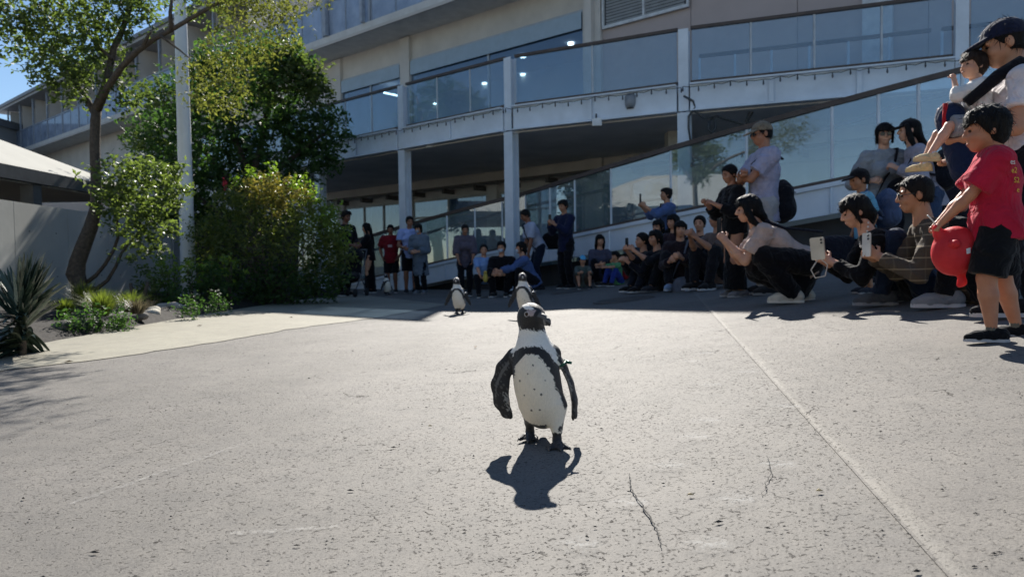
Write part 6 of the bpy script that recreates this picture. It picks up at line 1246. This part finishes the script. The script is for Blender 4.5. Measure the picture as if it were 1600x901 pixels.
def penguin(label, loc, rz=0.0, scale=1.0, vox=.0026, look=(.60, -.80, -.06), lift=0, flipL=None, flipR=None, feet=None, band='#0f5a44', spots=True, seed=0.0, walk=True, group=None, bandside=1):
    """standing African penguin, front towards -y; outline taken in photo pixels of the near bird (475 px = 1 m)"""
    t = thing('penguin', label, 'penguin', loc, rz, group); t.scale = (scale,) * 3
    q = lambda X, Y, y=0.0: ((X - 845) / 475, y, (697 - Y) / 475)
    S = SDF(.014)
    prof = [(847, 652, .046, .048, .012), (845.5, 640, .067, .070, .006), (843, 626, .0745, .082, .0), (839, 608, .076, .088, -.004), (837, 593, .0755, .088, -.006), (835.5, 578, .0735, .084, -.006), (834.5, 564, .069, .076, -.004),
            (833, 549, .0610, .064, .0), (832, 537, .0510, .053, .004), (831, 526, .0430, .046, .006), (830.5, 516, .0395, .043, .006), (830, 506, .0400, .043, .004)]
    for a, b in zip(prof, prof[1:]):
        ra, rb = a[2], b[2]; rat = (a[3] / a[2] + b[3] / b[2]) / 2
        S.cap(q(a[0], a[1], a[4]), q(b[0], b[1], b[4]), ra, rb, fl=(0, 1, 0), ratio=rat, k=.010)
    S.cap(q(806, 560, .012), q(862, 556, .012), .030, .030, k=.02)                        # shoulders
    hd = V3(look).normalized(); hc = V3(q(829.5, 494, -.002)); rgt = hd.cross(V3((0, 0, 1))).normalized(); upv = rgt.cross(hd)
    HR = [list(r) for r in Matrix((rgt, hd, upv)).transposed()]
    H_ = lambda a, b, c: hc + rgt * a + hd * b + upv * c
    S.ell(hc, (.0372, .048, .041), HR); S.ell(H_(0, .018, -.004), (.031, .040, .032), HR); S.ell(H_(0, -.018, -.012), (.034, .033, .042), HR)
    S.chain([H_(0, .045, -.002), H_(0, .066, -.004), H_(0, .086, -.011), H_(0, .094, -.020)], [.0165, .0135, .0105, .0055], fl=rgt, ratio=.72, k=.006)       # bill with hooked tip
    S.chain([H_(0, .044, -.012), H_(0, .078, -.019)], [.012, .0075], fl=rgt, ratio=.7, k=.005)
    fl_ = flipL or [(800, 556, .021), (786, 578, .027), (779, 604, .030), (781, 630, .026), (789, 648, .018), (795, 654, .008)]
    fr_ = flipR or [(869, 562, .013), (882, 580, .0105), (891, 604, .0105), (896, 628, .0110), (896, 648, .0095), (893, 656, .005)]
    S.chain([q(X, Y, .004) for X, Y, r in fl_], [r for X, Y, r in fl_], fl=(.25, 1, 0), ratio=.30, k=.006)
    if flipR is None: S.chain([q(X, Y, .006) for X, Y, r in fr_], [r * 2.5 for X, Y, r in fr_], fl=(1, -.22, .18), ratio=.36, k=.005)
    else: S.chain([q(X, Y, .004) for X, Y, r in fr_], [r for X, Y, r in fr_], fl=(-.25, 1, 0), ratio=.30, k=.006)
    S.cap((.005, .070, .095), (.005, .115, .035), .030, .012, fl=(0, 1, 0), ratio=.7)       # tail
    ft = feet or [(-.040, .062), (.045, -.058)]
    for i, (fx, fy) in enumerate(ft):
        hipx = -.036 if i == 0 else .044
        S.cap((hipx * .9, fy * .35, .125), (fx * 1.0, fy * .9 + .012, .058), .042, .019, k=.02); S.cap((fx, fy * .9 + .012, .058), (fx, fy + .014, .022), .0155, .0135, k=.008)
        S.cap((fx, fy + .016, .020), (fx, fy + .030, .008), .012, .007)
        for ang, ln in ((-34, .050), (0, .062), (32, .052)):
            a = R(ang + (6 if i else -8)); d = V3((math.sin(a), -math.cos(a), 0)); o = V3((fx, fy + .012, .018))
            S.cap(o, o + d * ln * .6 + V3((0, 0, -.005)), .0115, .0085, k=.006); S.cap(o + d * ln * .6 + V3((0, 0, -.005)), o + d * ln + V3((0, 0, -.0105)), .0085, .0066, k=.004)
        S.ell((fx, fy - .012, .009), (.028, .026, .0065), k=.006)
    V, Q = S.mesh(vox)
    nz = hashn(V, 150, seed) * .0012 + hashn(V, 420, seed + 2) * .0011; me = mesh_np('body', V, Q)
    # markings: each vertex gets the colour of its feathers
    X = 845 + 475 * (V[:, 0] + nz * 1.6); Y = 697 - 475 * (V[:, 2] + nz * 1.8); y = V[:, 1]; jag = hashn(V, 330, seed + 4) * .006
    WHT, BLK, CRM = np.array((.86, .82, .75)), np.array((.018, .017, .018)), np.array((.87, .78, .64))
    col_ = np.tile(BLK, (len(V), 1)); front = y < .022 + jag
    neck = [(812, 513), (850, 514), (856, 526), (866, 546), (871, 560), (866, 568), (858, 552), (846, 541), (829, 537), (815, 541), (804, 549), (800, 560), (796, 552), (801, 542), (807, 530)]
    band_o = [(829, 540), (842, 541), (855, 550), (863, 563), (871, 573), (884, 600), (884, 632), (879, 640), (875, 626), (871, 613), (864.5, 602), (861, 585), (853, 571), (846, 562), (838, 553), (828, 550.5), (818, 552), (811, 560), (803, 571), (801.5, 590), (798, 590), (797, 568), (803, 549), (814, 542)]
    white_all = [(801.8, 560), (829, 535), (860, 552), (874, 570), (886, 600), (886, 674), (852, 674), (850, 663), (796, 663), (796, 600), (800, 572)]
    m_ = inpoly(X, Y, white_all) & (y < .030 + jag); col_[m_] = CRM
    m_ = inpoly(X, Y, neck) & (y < .034 + jag); col_[m_] = WHT
    m_ = inpoly(X, Y, band_o) & (y < .05); col_[m_] = BLK
    m_ = (Y < 546) & (Y > 512) & front & (X > 806) & (X < 854) & ~inpoly(X, Y, band_o) & (X - 806 > (Y - 530) * -.3 - 2) & (X < 850 + (Y - 518) * .55); col_[m_] = WHT
    ex = (m_ | inpoly(X, Y, neck)) & (X < 809) & (np.abs((X - 806.5) + (Y - 531) * .55) < 1.0) & (Y < 546); col_[ex] = BLK
    if spots:
        for sx, sy, r in ((830, 566.5, 1.6), (810, 592, 1.3), (831.5, 602.6, 1.3), (842, 611, 1.7), (816.6, 613.5, 1.2), (827, 637, 1.4), (839.7, 635.5, 1.4), (857.5, 578.6, 1.3), (863, 593, 1.2), (864, 601, 1.1), (848, 590, .8), (822, 580, .7)):
            m_ = ((845 + 475 * V[:, 0] - sx) ** 2 + ((697 - 475 * V[:, 2] - sy) * .9) ** 2 < r * r) & (y < 0); col_[m_] = (.05, .045, .04)
    # flippers: black with pale smears on the underside edge
    fl_m = (X < 800) & (Y > 552) | (X > 876) & (Y > 562) & (Y < 662) & ((X - 871) > (Y - 563) * .16)
    col_[fl_m] = BLK
    e = fl_m & (hashn(V, 95, seed + 7) > .72) & (y < .012); col_[e] = (.075, .072, .068)
    if flipL is None:
        e = fl_m & inpoly(X, Y, [(783, 613), (792, 617), (796, 640), (790, 645), (786, 630)]) & (y < .004) & (hashn(V, 160, 3) > -.5); col_[e] = (.24, .23, .215)
        e = fl_m & inpoly(X, Y, [(795, 568), (784, 585), (775, 602), (773, 622), (771, 622), (772, 600), (781, 580), (793, 564)]) & (y < .004); col_[e] = (.12, .115, .11)
        e = (X > 871) & inpoly(X, Y, [(873, 576), (877, 585), (886, 606), (888, 650), (891, 652), (891, 606), (881, 583), (876, 574)]); col_[e] = (.26, .25, .235)
    # head: black mask, white brow looping back, pinkish skin above the eye, dark bill with a pale bar
    rel = V - np.array(hc); ha = rel @ np.array(rgt); hb = rel @ np.array(hd); hu = rel @ np.array(upv)
    hm = (Y < 516.5 + 900 * nz + 2.0 * (X - 830) / 20); col_[hm] = BLK
    brow = hm & (np.abs(hu - (.024 + .012 * np.clip((.03 - hb) / .05, -.4, 1))) < .0058 + nz) & (np.abs(ha) > .017) & (hb < .036) & (hb > -.03); col_[brow] = WHT
    back_ = hm & (hb < -.034) & (np.abs(np.abs(ha) - .034) < .010) & (hu > -.05) & (hu < .03); col_[back_] = WHT
    pink = hm & (np.abs(np.abs(ha) - .026) < .012) & (np.abs(hb - .030) < .013) & (np.abs(hu - .013) < .0095 + nz); col_[pink] = (.42, .33, .32)
    bill = hm & (hb > .052); col_[bill] = (.030, .029, .030); bar = bill & (np.abs(hb - .078) < .0045); col_[bar] = (.22, .21, .20)
    rdg = bill & (hu > .002 - .35 * (hb - .052)); col_[rdg] = (.10, .098, .10)  # paler top of the bill: light on the ridge put into colour
    legs = V[:, 2] < .040 + .006 * np.sin(V[:, 0] * 300); col_[legs & (np.abs(y) < .2)] = (.030, .029, .031)
    anks = (V[:, 2] >= .040) & (V[:, 2] < .070 + 2.5 * nz) & (np.abs(V[:, 0] + .040) < .021); col_[anks & (Y > 656)] = (.03, .029, .03)
    ring = (V[:, 0] > .048) & (V[:, 2] < .064 + (V[:, 0] - .045) * .7 + 3 * nz) & (V[:, 2] > .056 + 2 * nz) & (V[:, 0] < .09); col_[ring] = (.05, .048, .047)
    at_ = me.color_attributes.new('plumage', 'FLOAT_COLOR', 'POINT'); at_.data.foreach_set('color', np.concatenate([np.clip(col_, 0, 1), np.ones((len(V), 1))], 1).astype(np.float32).ravel())
    link('body', me, M_plum, t)
    for sg in (-1, 1):
        c = H_(sg * .0335, .020, .007); nrm = (rgt * sg * .92 + hd * .38).normalized(); Z = [list(r) for r in Matrix((nrm.orthogonal().normalized(), nrm.cross(nrm.orthogonal()).normalized(), nrm)).transposed()]
        e_ = SDF(.001); e_.ell(c, (.0062, .0062, .0045), Z); e_.build('eye', max(.0016, vox * .6), plain('bird eye', (.030, .014, .008), .08), t)
        a_, b_ = nrm.orthogonal().normalized(), nrm.cross(nrm.orthogonal()).normalized(); MB(True).tube([c + nrm * .0022 + (a_ * math.cos(w_) + b_ * math.sin(w_)) * .0078 for w_ in lin(0, 6.283, 19)], .0012, 6).build('eye_ring', plain('pale eye ring', (.62, .56, .53), .5), t)
    for fx, fy in ft:
        for ang, ln in ((-34, .050), (0, .062), (32, .052)):
            a = R(ang + (6 if fx > 0 else -8)); d = V3((math.sin(a), -math.cos(a), 0)); o = V3((fx, fy + .012, .0085)) + d * ln
            MB(True).tube([o, o + d * .008 + V3((0, 0, .0015)), o + d * .016 + V3((0, 0, -.006))], [.0042, .0034, .0008], 6).build('claw', M_claw, t)
    if band:
        if bandside > 0: c = V3(q(877, 571, .006)); d = V3((.55, 0, -.84)).normalized()
        else: c = V3(q(796, 563, .004)); d = V3((-.55, 0, -.84)).normalized()
        a_, b_ = d.orthogonal().normalized(), d.cross(d.orthogonal()).normalized(); b_ = V3((0, 1, 0)); a_ = d.cross(b_).normalized()
        w1, w2 = (.0150, .034) if bandside > 0 else (.028, .014)
        bn = MB(True).tube([c + a_ * math.cos(w_) * w1 + b_ * math.sin(w_) * w2 for w_ in lin(0, 6.283, 25)], .0038, 7).build('wing_band', plain('band ' + band, band, .35), t)
        MB(True).tube([c + a_ * w1 * .9 * (-1 if bandside > 0 and a_.x < 0 else 1) + V3((.0, -.012, .0)), c + V3((.030, -.02, .004))], [.006, .0045], 8).build('band_clasp', plain('clasp ' + band, band, .3), bn)
    return t
bz = V3((.0947, 2.316, gz(.0947)))
penguin('large black and white penguin with green wing band walking toward the camera in front', bz, 0, 1.0, .0024)
out = dict(flipL=[(803, 556, .020), (787, 585, .025), (774, 612, .024), (764, 634, .018), (758, 645, .008)], flipR=[(866, 556, .020), (884, 585, .025), (898, 612, .024), (909, 634, .018), (915, 645, .008)])
g = G(718, 490); penguin('middle distance penguin on the left with spread flippers walking in the sun', g, rzf(8), 1.0, .005, look=(-.15, -.97, -.1), feet=[(-.036, -.03), (.046, .05)], band='#c9ccd0', spots=False, seed=3, **out)
g = G(822, 496); penguin('middle distance penguin directly behind the front one with cream belly', g, rzf(-4), 1.06, .005, look=(.1, -.98, -.1), feet=[(-.036, .03), (.042, -.03)], band='#d4d6d8', spots=True, seed=5, **out)
g = at(605, 15.4); penguin('small penguin standing in the shade by the left column', g, rzf(50), 1.0, .006, look=(-.3, -.9, .0), feet=[(-.036, .0), (.042, .0)], band=None, spots=False, seed=8, **out)
